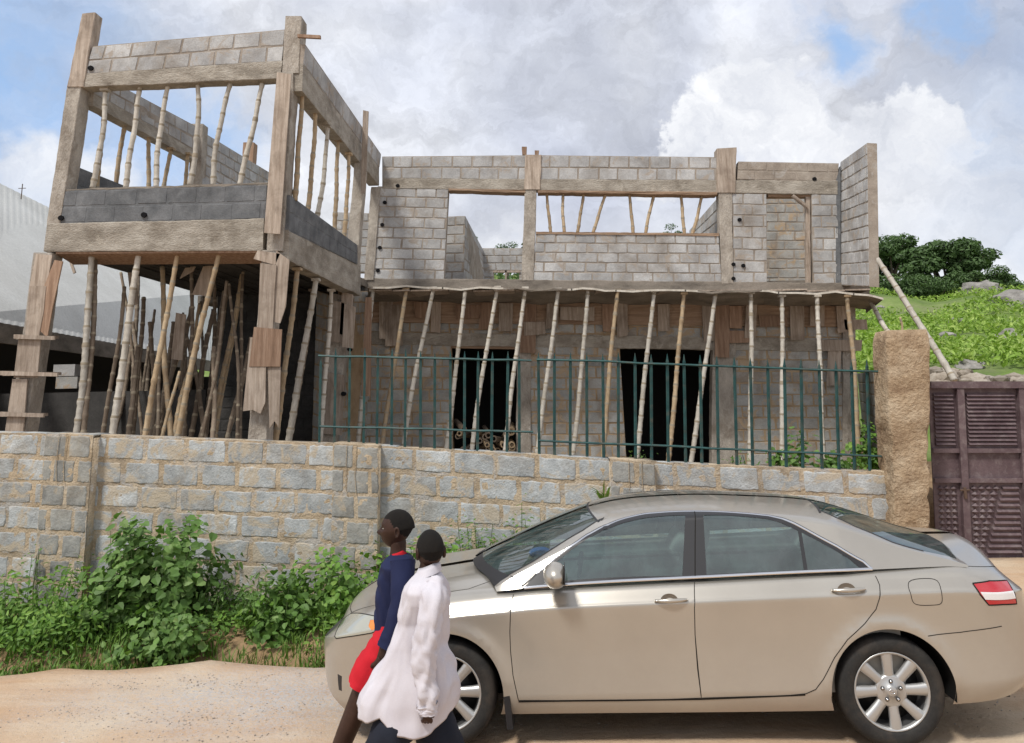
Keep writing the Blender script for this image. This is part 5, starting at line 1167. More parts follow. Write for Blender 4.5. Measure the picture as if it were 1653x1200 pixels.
def person(label, head_c, face, joints, edges, group=None):
    base = Vector((head_c[0], head_c[1], road_z(head_c[0])))
    t = thing('person', base, label, 'person', group)
    V, Fc = skin_mesh(joints, edges); hv, hf, hm, eyes, ax = head_mesh(head_c, face)
    b = len(V); V = [Vector(v) for v in V] + hv; Fc = list(Fc) + [tuple(i+b for i in f) for f in hf]; mi = [0]*(len(Fc)-len(hf)) + hm
    body = mesh('body', V, Fc, [SKIN, HAIR], t, True, midx=mi)
    for e in eyes:
        vv, ff = lathe_blob(e, (.0095, .0095, .005), 12); mesh('eye', vv, ff, EYEW, t, True)
        vv, ff = lathe_blob(e + ax[0]*.0075, (.0055, .0055, .0055), 10); mesh('iris', vv, ff, HAIR, t, True)
    return t
def hand_joints(pre, wrist, d, out_, curl, side, sc=1.0):
    """five separate fingers from the wrist; d along the hand, out_ across the palm, curl the way the fingers bend"""
    d, o, c = Vector(d).normalized(), Vector(out_).normalized(), Vector(curl).normalized(); w = Vector(wrist); J = {}; E = []
    palm = w + d*.045*sc; J[pre+'palm'] = (*palm, (.026*sc, .016*sc)); E.append((pre+'wrist', pre+'palm'))
    for k, (off, ln) in enumerate(((-.024, .058), (-.008, .068), (.009, .064), (.025, .050))):
        k0 = palm + o*off*sc*1.0 + d*.026*sc; k1 = k0 + (d*.6 + c*.6)*ln*.42*sc; k2 = k1 + (c*.95 - d*.15)*ln*.34*sc; k3 = k2 + (c*.3 - d*.9)*ln*.26*sc
        for n_, p, r in (('a', k0, .0105), ('b', k1, .009), ('c', k2, .0082), ('d', k3, .0068)): J['%sf%d%s' % (pre, k, n_)] = (*p, r*sc)
        E += [(pre+'palm', '%sf%da' % (pre, k))] + [('%sf%d%s' % (pre, k, a), '%sf%d%s' % (pre, k, b)) for a, b in ('ab', 'bc', 'cd')]
    t0 = w + d*.022*sc - o*.026*sc; t1 = t0 + (d*.7 - o*.45 + c*.35)*.030*sc; t2 = t1 + (d*.75 + c*.6)*.026*sc
    J[pre+'t0'] = (*t0, .011*sc); J[pre+'t1'] = (*t1, .010*sc); J[pre+'t2'] = (*t2, .0085*sc); E += [(pre+'wrist', pre+'t0'), (pre+'t0', pre+'t1'), (pre+'t1', pre+'t2')]
    return J, E
def leg_tube(name, pts, rads, mat, parent, flat=1.0, k=20, fold=.004, n=26, seed=1):
    """cloth tube through pts with radii, lightly creased, open ended with a hem"""
    pts = [np.array(p, float) for p in pts]; cp = catmull(pts, 8); rr = np.interp(np.linspace(0, 1, len(cp)), np.linspace(0, 1, len(rads)), rads); V = []
    for i, p in enumerate(cp):
        d = Vector(cp[min(i+1, len(cp)-1)] - cp[max(i-1, 0)]).normalized(); a = d.cross(Vector((0, 1, 0))).normalized(); b = a.cross(d)
        for j in range(k):
            th = 2*math.pi*j/k; q = Vector(p); nz = noise.noise(Vector((math.cos(th)*1.6+seed, math.sin(th)*1.6, i*.16)))*fold*2 + noise.noise(Vector((math.cos(th)*3+seed, math.sin(th)*3, i*.45)))*fold*1.4
            V.append(q + (a*math.cos(th) + b*math.sin(th)*flat)*(rr[i]+nz))
    m = len(cp); Fc = [(i*k+j, i*k+(j+1) % k, (i+1)*k+(j+1) % k, (i+1)*k+j) for i in range(m-1) for j in range(k)]
    for end, sgn in ((0, 1), (m-1, -1)):                # turned hem so the cloth has thickness
        b0 = len(V); c = sum((V[end*k+j] for j in range(k)), Vector())/k; din = Vector(cp[1]-cp[0]).normalized() if end == 0 else -Vector(cp[-1]-cp[-2]).normalized()
        for j in range(k): V.append(c + (V[end*k+j]-c)*.93 + din*.012)
        Fc += [((end*k+j), (end*k+(j+1) % k), b0+(j+1) % k, b0+j)[::sgn] for j in range(k)]
        Fc.append(tuple(b0+j for j in range(k)) if False else tuple(b0+j for j in range(k)))
    return mesh(name, V, Fc, mat, parent, True)
def shirt(name, rows, hem, mat, parent, k=56, nv=60, fold=.012, seed=3, fr=4.0):
    """rows: (photo y, left x, right x, half depth, centre depth); hem: (photo x, photo y) along the visible lower edge"""
    ys_ = [r[0] for r in rows]; V = []
    iy = lambda y, c: float(np.interp(y, ys_, [r[c] for r in rows]))
    y0 = ys_[0]; hx = [h[0] for h in hem]; hy = [h[1] for h in hem]
    for i in range(nv+1):
        v = i/nv
        for j in range(k):
            th = 2*math.pi*j/k; yb_ = ys_[-1]
            xb = (iy(yb_, 1)+iy(yb_, 2))/2 + (iy(yb_, 2)-iy(yb_, 1))/2*math.cos(th); yend = float(np.interp(xb, hx, hy)); 
            y = y0 + (yend-y0)*v; xl, xr, dh, Yc = (iy(y, c) for c in (1, 2, 3, 4))
            cs, sn = math.cos(th), math.sin(th); e = .82
            px_ = (xl+xr)/2 + (xr-xl)/2*math.copysign(abs(cs)**e, cs); Y = Yc - dh*math.copysign(abs(sn)**e, sn)
            p = at(px_, y, Yc); p = Vector((p.x, Y, p.z)); n = Vector((cs, -sn, 0))
            amp = fold*(.25 + v); nz = amp*.35*v*(1.2-v)*math.sin(th*5+seed+2.5*noise.noise(Vector((v*1.4, seed, 0)))) + .006*math.sin(v*22+th*3+4*noise.noise(Vector((cs*2, sn*2, v*3))))*(.3+.7*abs(cs)) + noise.noise(Vector((cs*fr*.5+seed, sn*fr*.5, v*1.6)))*amp*1.5 + noise.noise(Vector((cs*fr*1.1+seed, sn*fr*1.1, v*3.2+5)))*amp*.8*(1.15-v*.6) + noise.noise(Vector((cs*fr*2+v*4, sn*fr*2, v*7+seed)))*amp*.35*(1.02-v)
            V.append(p + n*nz)
    Fc = [(i*k+j, i*k+(j+1) % k, (i+1)*k+(j+1) % k, (i+1)*k+j)[::-1] for i in range(nv) for j in range(k)]
    b0 = len(V); c = sum((V[nv*k+j] for j in range(k)), Vector())/k
    for j in range(k): V.append(c + (V[nv*k+j]-c)*.97 + Vector((0, 0, .015)))
    for j in range(k): V.append(c + (V[nv*k+j]-c)*.85 + Vector((0, 0, .03)))
    Fc += [(nv*k+j, nv*k+(j+1) % k, b0+(j+1) % k, b0+j)[::-1] for j in range(k)] + [(b0+j, b0+(j+1) % k, b0+k+(j+1) % k, b0+k+j)[::-1] for j in range(k)]
    return mesh(name, V, Fc, mat, parent, True)
# --- boy in navy top and red shorts
Y1 = 4.40; hc = P3(641, 853, Y1)
J = {'pelvis': (*P3(636, 1030, Y1), (.085, .10)), 'belly': (*P3(636, 985, Y1), (.075, .10)), 'chest': (*P3(638, 935, Y1), (.082, .115)), 'neck': (*P3(642, 902, Y1), .045), 'throat': (*P3(643, 882, Y1), .045), 'skull': (*P3(643, 862, Y1), .05),
     'hipL': (*P3(632, 1040, Y1-.08), .085), 'thighL': (*P3(604, 1078, Y1-.08), .072), 'kneeL': (-1.085, Y1-.07, .47, .052), 'calfL': (-1.135, Y1-.07, .33, .050), 'ankL': (-1.225, Y1-.07, .085, .032), 'toeL': (-1.36, Y1-.08, .055, .030),
     'hipR': (*P3(640, 1040, Y1+.08), .085), 'kneeR': (*P3(652, 1130, Y1+.08), .055), 'calfR': (-.66, Y1+.08, .40, .050), 'ankR': (-.50, Y1+.08, .17, .032), 'toeR': (-.56, Y1+.08, .05, .028),
     'shL': (*P3(648, 918, Y1-.13), .045), 'elL': (*P3(642, 985, Y1-.17), .036), 'Lwrist': (*P3(617, 1056, Y1-.17), .026),
     'shR': (*P3(640, 918, Y1+.13), .045), 'elR': (*P3(655, 985, Y1+.18), .036), 'Rwrist': (*P3(650, 1045, Y1+.19), .026)}
E_ = [('pelvis', 'belly'), ('belly', 'chest'), ('chest', 'neck'), ('neck', 'throat'), ('throat', 'skull'), ('pelvis', 'hipL'), ('hipL', 'thighL'), ('thighL', 'kneeL'), ('kneeL', 'calfL'), ('calfL', 'ankL'), ('ankL', 'toeL'), ('pelvis', 'hipR'), ('hipR', 'kneeR'), ('kneeR', 'calfR'), ('calfR', 'ankR'), ('ankR', 'toeR'), ('chest', 'shL'), ('shL', 'elL'), ('elL', 'Lwrist'), ('chest', 'shR'), ('shR', 'elR'), ('elR', 'Rwrist')]
for pre, w in (('L', 'Lwrist'), ('R', 'Rwrist')):
    j_, e_ = hand_joints(pre, J[w][:3], (-.45, 0, -.9), (-1, 0, .35), (0, .8 if pre == 'L' else -.8, -.3), 1, .92); J.update(j_); E_ += e_
b1 = person('boy in a navy top and red shorts walking in front of the car bonnet', hc, (-1, .06, -.02), J, E_)
shirt('top', [(893, 634, 656, .055, Y1), (899, 624, 664, .11, Y1), (908, 618, 668, .165, Y1), (930, 613, 665, .145, Y1), (960, 609, 664, .13, Y1), (1000, 607, 660, .12, Y1), (1020, 606, 657, .125, Y1), (1050, 604, 655, .13, Y1)], [(600, 1017), (615, 1022), (628, 1038), (642, 1048), (660, 1040)], NAVY, b1, fold=.006)
leg_tube('sleeve', [P3(649, 905, Y1-.12), P3(649, 950, Y1-.155), P3(643, 990, Y1-.17), P3(632, 1022, Y1-.17), P3(623, 1044, Y1-.17)], [.062, .060, .052, .048, .048], NAVY, b1, seed=4)
leg_tube('sleeve', [P3(640, 914, Y1+.12), P3(648, 950, Y1+.15), P3(655, 990, Y1+.18), P3(652, 1035, Y1+.19)], [.056, .052, .046, .044], NAVY, b1, seed=5)
M = MB(); V = []
for i, (px_l, px_r, y, dh) in enumerate([(626, 657, 903, .072), (627, 656, 898, .062), (629, 655, 893, .055), (632, 654, 890, .050), (634, 653, 893, .045)]):
    for j in range(24):
        th = 2*math.pi*j/24; c, s_ = math.cos(th), math.sin(th); p = at((px_l+px_r)/2+(px_r-px_l)/2*c, y-5*c*0+(-4 if c > 0 else 3)*abs(c), Y1); V.append((p.x, Y1-dh*s_, p.z))
mesh('collar', V, [(i*24+j, i*24+(j+1) % 24, (i+1)*24+(j+1) % 24, (i+1)*24+j)[::-1] for i in range(4) for j in range(24)], RED, b1, True)
leg_tube('shorts', [P3(636, 1020, Y1-.04), P3(628, 1040, Y1-.07), P3(606, 1070, Y1-.08), P3(585, 1108, Y1-.08)], [.095, .10, .088, .086], RED, b1, seed=2, fold=.008, k=26)
leg_tube('shorts_leg', [P3(638, 1020, Y1+.04), P3(642, 1050, Y1+.07), P3(648, 1100, Y1+.08)], [.10, .10, .085], RED, b1, seed=8, fold=.008)
M = MB(); c = at(619, 936, Y1-.095); rr = [Vector((c.x+.013*math.cos(t)*.6, c.y-.02+.010*math.cos(t), c.z+.015*math.sin(t))) for t in np.linspace(0, 2*math.pi, 17)]
M.tube(rr, .0022, 5, cap=False); M.tube([c+Vector((-.004, -.02, .006)), c+Vector((.004, -.02, -.006))], .004, 5); M.tube([c+Vector((-.010, -.022, -.024)), c+Vector((.016, -.028, -.026))], .0018, 5); M.tube([c+Vector((-.008, -.022, -.031)), c+Vector((.012, -.027, -.033))], .0014, 5)
M.build('chest_badge', WHITE, b1)
for f_ in ('L', 'R'):
    a, tt = Vector(J['ank'+f_][:3]), Vector(J['toe'+f_][:3]); dd = (tt-a); dd.z = 0; dd.normalize()
    vv, ff = lathe_blob((a+tt)/2 - Vector((0, 0, .02)), (.125, .045, .04), 16, lambda q: Vector((q.x, q.y, max(q.z, -.022)))); mesh('sandal', vv, ff, SHOE, b1, True)
# --- boy in the white shirt
Y2 = 4.12; hc2 = P3(694, 888, Y2)
J = {'pelvis': (*P3(668, 1110, Y2), (.09, .10)), 'belly': (*P3(672, 1040, Y2), (.075, .10)), 'chest': (*P3(682, 965, Y2), (.085, .12)), 'neck': (*P3(690, 924, Y2), .046), 'throat': (*P3(692, 908, Y2), .046), 'skull': (*P3(694, 893, Y2), .05),
     'hipL': (*P3(664, 1125, Y2-.08), .085), 'kneeL': (*P3(608, 1232, Y2-.08), .058), 'calfL': (-.98, Y2-.08, .30, .052), 'ankL': (-1.06, Y2-.08, .09, .034), 'toeL': (-1.19, Y2-.08, .055, .03),
     'hipR': (*P3(672, 1125, Y2+.08), .085), 'kneeR': (*P3(722, 1222, Y2+.08), .058), 'calfR': (-.40, Y2+.08, .33, .052), 'ankR': (-.22, Y2+.08, .17, .034), 'toeR': (-.26, Y2+.08, .055, .03),
     'shL': (*P3(698, 955, Y2-.12), .032), 'elL': (*P3(686, 1045, Y2-.20), .037), 'Lwrist': (*P3(689, 1142, Y2-.20), .026),
     'shR': (*P3(690, 945, Y2+.14), .048), 'elR': (*P3(676, 1040, Y2+.2), .037), 'Rwrist': (*P3(660, 1120, Y2+.16), .026)}
E_ = [(a, b) for a, b in [('pelvis', 'belly'), ('belly', 'chest'), ('chest', 'neck'), ('neck', 'throat'), ('throat', 'skull'), ('pelvis', 'hipL'), ('hipL', 'kneeL'), ('kneeL', 'calfL'), ('calfL', 'ankL'), ('ankL', 'toeL'), ('pelvis', 'hipR'), ('hipR', 'kneeR'), ('kneeR', 'calfR'), ('calfR', 'ankR'), ('ankR', 'toeR'), ('chest', 'shL'), ('shL', 'elL'), ('elL', 'Lwrist'), ('chest', 'shR'), ('shR', 'elR'), ('elR', 'Rwrist')]]
for pre, w in (('L', 'Lwrist'), ('R', 'Rwrist')):
    j_, e_ = hand_joints(pre, J[w][:3], (.05, 0, -1), (-1, 0, 0), (-.35, .8 if pre == 'L' else -.8, 0), 1, .8); J.update(j_); E_ += e_
b2 = person('boy in a billowing white long sleeved shirt and dark trousers, nearest the camera', hc2, (-.42, .90, -.03), J, E_)
shirt('shirt', [(919, 684, 702, .05, Y2), (925, 672, 709, .085, Y2), (934, 663, 716, .155, Y2), (946, 656, 721, .18, Y2), (965, 651, 724, .175, Y2), (1000, 644, 721, .14, Y2), (1040, 630, 719, .15, Y2), (1070, 613, 731, .17, Y2), (1095, 596, 738, .185, Y2), (1120, 581, 739, .19, Y2), (1136, 577, 736, .19, Y2), (1166, 576, 733, .19, Y2)],
      [(574, 1136), (590, 1145), (608, 1147), (626, 1139), (636, 1146), (650, 1163), (670, 1167), (690, 1165), (710, 1157), (725, 1148), (737, 1130)], WHITE, b2, k=84, nv=80, fold=.017, seed=3, fr=5.0)
leg_tube('sleeve', [P3(701, 944, Y2-.10), P3(700, 965, Y2-.165), P3(692, 1010, Y2-.20), P3(686, 1050, Y2-.21), P3(686, 1090, Y2-.21), P3(690, 1125, Y2-.21), P3(691, 1146, Y2-.21)], [.050, .062, .058, .056, .052, .052, .044], WHITE, b2, seed=14, fold=.009, k=30)
leg_tube('sleeve', [P3(690, 940, Y2+.12), P3(684, 990, Y2+.18), P3(676, 1040, Y2+.2), P3(662, 1112, Y2+.17)], [.06, .056, .050, .046], WHITE, b2, seed=15, fold=.006)
leg_tube('cuff', [P3(690, 1136, Y2-.21), P3(691, 1144, Y2-.21), P3(691, 1152, Y2-.21)], [.050, .046, .044], WHITE, b2, seed=16, fold=.004, k=26)
V = []
for i, (px_l, px_r, y, dh) in enumerate([(671, 711, 926, .084), (673, 710, 920, .074), (675, 709, 914, .066), (676, 708, 910, .064), (673, 711, 917, .078), (669, 713, 926, .092)]):
    for j in range(28):
        th = 2*math.pi*j/28; c, s_ = math.cos(th), math.sin(th); p = at((px_l+px_r)/2+(px_r-px_l)/2*c, y-6*c, Y2); V.append((p.x, Y2-dh*s_, p.z))
mesh('collar', V, [(i*28+j, i*28+(j+1) % 28, (i+1)*28+(j+1) % 28, (i+1)*28+j)[::-1] for i in range(5) for j in range(28)], WHITE, b2, True)
leg_tube('trousers', [P3(667, 1095, Y2-.03), P3(664, 1130, Y2-.06), P3(634, 1180, Y2-.08), P3(606, 1240, Y2-.08), (-.98, Y2-.08, .28)], [.085, .10, .105, .092, .082], DKTR, b2, seed=21, fold=.008, k=26)
leg_tube('trouser_leg', [P3(670, 1100, Y2+.03), P3(678, 1135, Y2+.06), P3(706, 1180, Y2+.08), P3(730, 1240, Y2+.08), (-.36, Y2+.08, .28)], [.085, .10, .105, .092, .082], DKTR, b2, seed=22, fold=.008, k=26)
for f_ in ('L', 'R'):
    a, tt = Vector(J['ank'+f_][:3]), Vector(J['toe'+f_][:3])
    vv, ff = lathe_blob((a+tt)/2 - Vector((0, 0, .02)), (.125, .048, .045), 16, lambda q: Vector((q.x, q.y, max(q.z, -.022)))); mesh('shoe', vv, ff, SHOE, b2, True)
# ------------------------------------------------------------------ plants
def leaf_mat(name, c1, c2, c3, rough=.55, trans=.25):
    m = bpy.data.materials.new(name); m.use_nodes = True; T = NT(m.node_tree); b = T.n['Principled BSDF']; out = T.n['Material Output']
    ri = T.node('ShaderNodeNewGeometry').outputs['Random Per Island']; v = T.node('ShaderNodeTexCoord').outputs['Object']
    c = T.ramp(ri, [(0, c1), (.5, c2), (1, c3)]); c = T.mix(1, c, T.ramp(T.noise(v, 3.0, 4, .6).outputs[0], [(.3, .7), (.7, 1.3)]), 'MULTIPLY')
    T.l.new(c, b.inputs['Base Color']); b.inputs['Roughness'].default_value = rough; b.inputs['Specular IOR Level'].default_value = .35
    tr = T.node('ShaderNodeBsdfTranslucent'); T.l.new(T.mix(1, c, (1.3, 1.5, .6), 'MULTIPLY'), tr.inputs[0])
    mx = T.node('ShaderNodeMixShader', ins={0: trans}); T.l.new(b.outputs[0], mx.inputs[1]); T.l.new(tr.outputs[0], mx.inputs[2]); T.l.new(mx.outputs[0], out.inputs[0]); return m
LF = leaf_mat('broad_leaf', (.07, .14, .028), (.11, .21, .045), (.19, .29, .09)); LG = leaf_mat('ground_leaf', (.07, .15, .022), (.12, .24, .035), (.20, .32, .06)); LD = leaf_mat('tree_leaf', (.045, .085, .026), (.07, .125, .038), (.105, .175, .06), trans=.2)
GR = leaf_mat('grass_blade', (.07, .13, .02), (.11, .20, .03), (.18, .28, .06)); MZ = leaf_mat('maize_leaf', (.16, .26, .04), (.24, .37, .06), (.36, .46, .12)); STEM = plain('green_stem', (.07, .10, .03), .7); BARK = rough_mat('bark', [(.10, .08, .06), (.16, .13, .10)], 6, .95, .6, 40)
def leaves(C, Nn, size, shape='heart', r=None):
    """C centres (n,3), Nn leaf normals, size (n,) -> verts, faces; every leaf a folded blade of real outline"""
    r = r or rng; n = len(C); C = np.asarray(C, float); Nn = np.asarray(Nn, float); Nn /= np.linalg.norm(Nn, axis=1, keepdims=True)
    t = r.normal(size=(n, 3)); t -= (t*Nn).sum(1, keepdims=True)*Nn; t /= np.linalg.norm(t, axis=1, keepdims=True)
    if shape == 'heart': t = t*.6 + np.array([0, 0, -.55]); t -= (t*Nn).sum(1, keepdims=True)*Nn; t /= np.maximum(np.linalg.norm(t, axis=1, keepdims=True), 1e-6)
    b = np.cross(Nn, t)
    out = {'heart': [(-.42, 0, 0), (-.5, .30, .05), (-.15, .52, .09), (.25, .36, .03), (.62, 0, -.12), (.25, -.36, .03), (-.15, -.52, .09), (-.5, -.30, .05), (0, 0, -.03)],
           'oval': [(-.5, 0, 0), (-.1, .24, .06), (.3, .16, .02), (.6, 0, -.08), (.3, -.16, .02), (-.1, -.24, .06), (0, 0, -.02)], 'diamond': [(-.5, 0, 0), (0, .28, .06), (.5, 0, -.05), (0, -.28, .06)]}[shape]
    o = np.array(out); k = len(o); s = np.asarray(size)[:, None, None]
    V = C[:, None, :] + s*(o[None, :, 0:1]*t[:, None, :] + o[None, :, 1:2]*b[:, None, :] + o[None, :, 2:3]*Nn[:, None, :])
    if shape == 'diamond': base = [(0, 1, 2, 3)]
    else: base = [(k-1, i, (i+1) % (k-1)) for i in range(k-1)]
    Fc = (np.arange(n)[:, None, None]*k + np.array(base)[None]).reshape(-1, len(base[0]))
    return V.reshape(-1, 3), Fc.tolist()
def add_leaves(M, C, Nn, size, shape): V, Fc = leaves(C, Nn, size, shape); b = len(M.V); M.V += [tuple(v) for v in V]; M.F += [[i+b for i in f] for f in Fc]; M.M += [0]*len(Fc)
def shrub(px, py_base, Y, w, h, n, label, size=(.05, .10), shape='heart', mat=None, depth=.5, group=None, name='shrub', zb=None, cat='shrub', holes=.0):
    c = at(px, py_base, Y); z0 = ground_z(c.x, Y) if zb is None else zb
    t = thing(name, (c.x, Y, z0), label, cat, group)
    seed = rng.uniform(0, 50); ns = max(6, int(n/60)); C = []; M = MB()
    for i in range(ns):                                   # stems
        a = rng.uniform(-1, 1); b = rng.uniform(-1, 1); hh = h*(1-.45*a*a)*rng.uniform(.38, 1.12); top = Vector((c.x+a*w, Y+b*depth, z0+hh)); bot = Vector((c.x+a*w*.6, Y+b*depth*.6, z0-.03))
        mid = lerp(bot, top, .5) + Vector((rng.uniform(-.04, .04), rng.uniform(-.04, .04), 0)); M.tube([bot, mid, top], [.007, .005, .003], 4)
        for q in range(int(n/ns)):
            u = rng.uniform(.12, 1.04)**.8; p = lerp(bot, top, u); sp = .09 + .07*w*(1-u*.4); C.append((p.x+rng.normal()*sp*.8, p.y+rng.normal()*sp*.8, max(p.z+rng.normal()*sp*.45, z0+.01)))
    M.build('stems', STEM, t)
    C = np.array(C); cc = np.array([c.x, Y, z0+h*.25]); N_ = (C-cc)*np.array([.8, 1.0, .9]) + rng.normal(size=C.shape)*.22; N_[:, 1] -= .15; N_[:, 2] += .30
    L = MB(); add_leaves(L, C, N_, rng.uniform(size[0], size[1], len(C)), shape); L.build('foliage', mat or LF, t, smooth=False)
    return t
# roadside bushes (a dense strip, then named bushes standing out of it)
shrub(250, 960, 8.25, .62, 1.10, 2300, 'large heart leaved bush against the roadside wall', (.045, .10), 'heart', LF, .42)
shrub(195, 1000, 7.95, .45, .55, 800, 'low broad leaved bush left of the large heart leaved bush', (.05, .09), 'heart', LF, .3)
shrub(270, 1025, 7.65, .42, .50, 700, 'low dusty bush at the road edge below the large bush', (.035, .075), 'heart', LF, .22)
shrub(375, 960, 8.4, .26, .95, 420, 'narrow upright weed right of the large bush', (.04, .07), 'oval', LF, .2)
shrub(345, 930, 8.7, .25, .85, 300, 'leafy weed between the large bush and the narrow upright weed', (.04, .07), 'oval', LF, .15)
shrub(435, 1010, 7.85, .36, .62, 700, 'mid green bush by the ditch near the middle of the verge', (.045, .085), 'heart', LF, .3)
shrub(520, 950, 8.35, .50, .62, 1500, 'bright creeping vine mound left of the boy in navy', (.035, .065), 'heart', LG, .35)
shrub(590, 960, 8.25, .40, .68, 1200, 'bright creeping vine mound behind the boy in navy', (.035, .065), 'heart', LG, .35)
shrub(60, 1000, 8.0, .62, .66, 1700, 'sprawling green bush at the left end of the verge', (.04, .08), 'oval', LG, .45)
shrub(-40, 1000, 8.0, .6, .66, 1300, 'sprawling bush cut by the left edge of the picture', (.04, .08), 'oval', LG, .45)
shrub(130, 1010, 7.85, .4, .40, 700, 'low weeds between the left sprawling bush and the heart leaved bushes', (.035, .07), 'oval', LG, .35)
shrub(58, 930, 8.75, .10, .75, 70, 'thin weed climbing the wall at the far left', (.03, .06), 'oval', LF, .08)
shrub(700, 900, 8.7, .36, .72, 700, 'leafy weed by the wall behind the white shirted boy', (.04, .075), 'heart', LG, .2)
shrub(765, 880, 8.75, .34, .92, 800, 'thin tall weed against the wall above the car bonnet', (.03, .06), 'oval', LF, .12)
shrub(850, 870, 8.75, .42, .95, 1400, 'pale weed against the wall left of the windscreen', (.03, .065), 'oval', GR, .15)
shrub(640, 900, 8.65, .22, .62, 300, 'weed against the wall pilaster behind the boys', (.04, .07), 'heart', LG, .2)
# ground creeper and grass filling the verge
M = MB(); n = 15000; X = rng.uniform(-9.5, .2, n); Yv = rng.uniform(7.2, 8.95, n); keep = []
Zg = np.array([ground_z(x, y) for x, y in zip(X, Yv)]); e = np.array([edge_y(x) for x in X]); nz = np.array([noise.noise(Vector((x*1.1, y*1.4, 7))) for x, y in zip(X, Yv)])
bare = ((X > -4.3) & (Yv < e+.75) & (nz < .25)); ok = (Yv > e+.06) & ~bare & (nz > -.42); X, Yv, Zg, nz = X[ok], Yv[ok], Zg[ok], nz[ok]
C = np.stack([X, Yv, Zg + rng.uniform(.01, .16, len(X))*(1+nz*1.4)], 1); N_ = rng.normal(size=C.shape)*.5; N_[:, 2] += .9; N_[:, 1] -= .3
add_leaves(M, C, N_, rng.uniform(.03, .075, len(X)), 'oval'); tag(M.build('ground_cover', LG), 'low green creeper carpeting the verge along the wall', 'ground cover', kind='stuff')
def grass_tuft(M, c, n, h, spread):
    for _ in range(n):
        a = rng.uniform(0, 6.28); l = h*rng.uniform(.5, 1.1); o = Vector((rng.normal()*spread, rng.normal()*spread, 0)); b = Vector(c)+o; d = Vector((math.cos(a), math.sin(a), 0)); w = .004+.004*rng.random(); s_ = Vector((-d.y, d.x, 0))*w
        m = b + d*l*.18 + Vector((0, 0, l*.6)); t_ = b + d*l*.55 + Vector((0, 0, l*.9)); M.add([b-s_, b+s_, m+s_*.8, m-s_*.8, t_], [(0, 1, 2, 3), (3, 2, 4)])
M = MB()
for i in range(900):
    x = rng.uniform(-8.5, .2); e_ = edge_y(x); y = e_ + .08 + abs(rng.normal())*.5
    if y > 8.85 or (x > -3.9 and y < e_+.45 and rng.random() < .8): continue
    grass_tuft(M, (x, y, ground_z(x, y)), 12, rng.uniform(.10, .30), .05)
tag(M.build('grass', GR), 'thin grass blades along the dirt road edge', 'grass', kind='stuff')
# tuft sprouting from the wall, plants inside the railing
t = thing('wall_weed', at(975, 812, 8.95), 'small grass like weed sprouting from a crack beside the wall pilaster above the car roof', 'weed'); M = MB()
for _ in range(12):
    b = at(975+rng.uniform(-3, 6), 812, 8.93); l = rng.uniform(.12, .34); d = Vector((rng.uniform(-.6, .5), rng.uniform(-.5, 0), 1)).normalized(); s_ = Vector((.009, 0, 0)); m = b+d*l*.6; M.add([b-s_, b+s_, m+s_, m-s_, b+d*l+Vector((d.x*.12, -.02, -.03))], [(0, 1, 2, 3), (3, 2, 4)])
M.build('blades', GR, t)
shrub(1305, 755, 10.4, .40, .55, 520, 'leafy plants just inside the railing near the gate pillar', (.05, .085), 'heart', LF, .2, zb=1.0)
shrub(1350, 755, 10.6, .30, .32, 260, 'low plant inside the railing right of the leafy plants', (.04, .07), 'heart', LF, .2, zb=1.0)
shrub(1192, 748, 10.2, .18, .18, 80, 'tiny weed on the inner side of the wall below the second doorway', (.03, .05), 'oval', LF, .1, zb=1.2)
shrub(1030, 742, 12.0, .3, .22, 120, 'low weed showing through the railing below the right doorway', (.03, .06), 'oval', LF, .1, zb=1.05)
shrub(1398, 735, 16.0, .35, .9, 420, 'bush behind the railing at the foot of the compound wall', (.06, .1), 'heart', LG, .3, zb=.6)
tl = at(1250, 770, 10.4); M = MB(); V = []; 
gx = np.linspace(at(870, 760, 10).x, at(1440, 760, 10).x+.3, 60); gy = np.linspace(9.25, 12.5, 16)
V = [(x, y, .30 + .72*sst(9.2, 9.6, y)*(1-sst(11.0, 12.4, y))*sst(gx[0], gx[0]+1.8, x) + noise.noise(Vector((x*2, y*2, 0)))*.05) for y in gy for x in gx]
tag(mesh('soil_heap', V, [(j*60+i, j*60+i+1, (j+1)*60+i+1, (j+1)*60+i) for j in range(15) for i in range(59)], MT['soil'], smooth=True), kind='structure')
# ------------------------------------------------------------------ hillside: maize rows, rocks, trees
def hz_(x, y): return hill_z(x, y)
M = MB(); n = 34000; yy = rng.uniform(27, 66, n); ang = rng.uniform(.30, .78, n); xx = yy*ang
zz = np.array([hz_(x, y) for x, y in zip(xx, yy)]); nn_ = np.array([noise.noise(Vector((x*.18, y*.18, 2))) for x, y in zip(xx, yy)]); ok = nn_ > -.12; xx, yy, zz = xx[ok], yy[ok], zz[ok]
N_ = rng.normal(size=(len(xx), 3)); N_[:, 1] -= .8; N_[:, 2] += .3
add_leaves(M, np.stack([xx, yy, zz+rng.uniform(.0, .5, len(xx))], 1), N_, rng.uniform(.10, .32, len(xx)), 'oval'); tag(M.build('maize_crop', MZ), 'bright green maize and grass growing on the hillside', 'crop', kind='stuff')
M = MB(); n = 9000; yy = rng.uniform(60, 80, n); xx = yy*rng.uniform(-.75, .95, n); zz = np.array([hz_(x, y) for x, y in zip(xx, yy)])
N_ = rng.normal(size=(n, 3)); N_[:, 1] -= .7; N_[:, 2] += .5
add_leaves(M, np.stack([xx, yy, zz+rng.uniform(-.2, .5, n)], 1), N_, rng.uniform(.3, .7, n), 'oval'); tag(M.build('hilltop_scrub', LD), 'dark scrub along the top of the hill', 'scrub', kind='stuff')
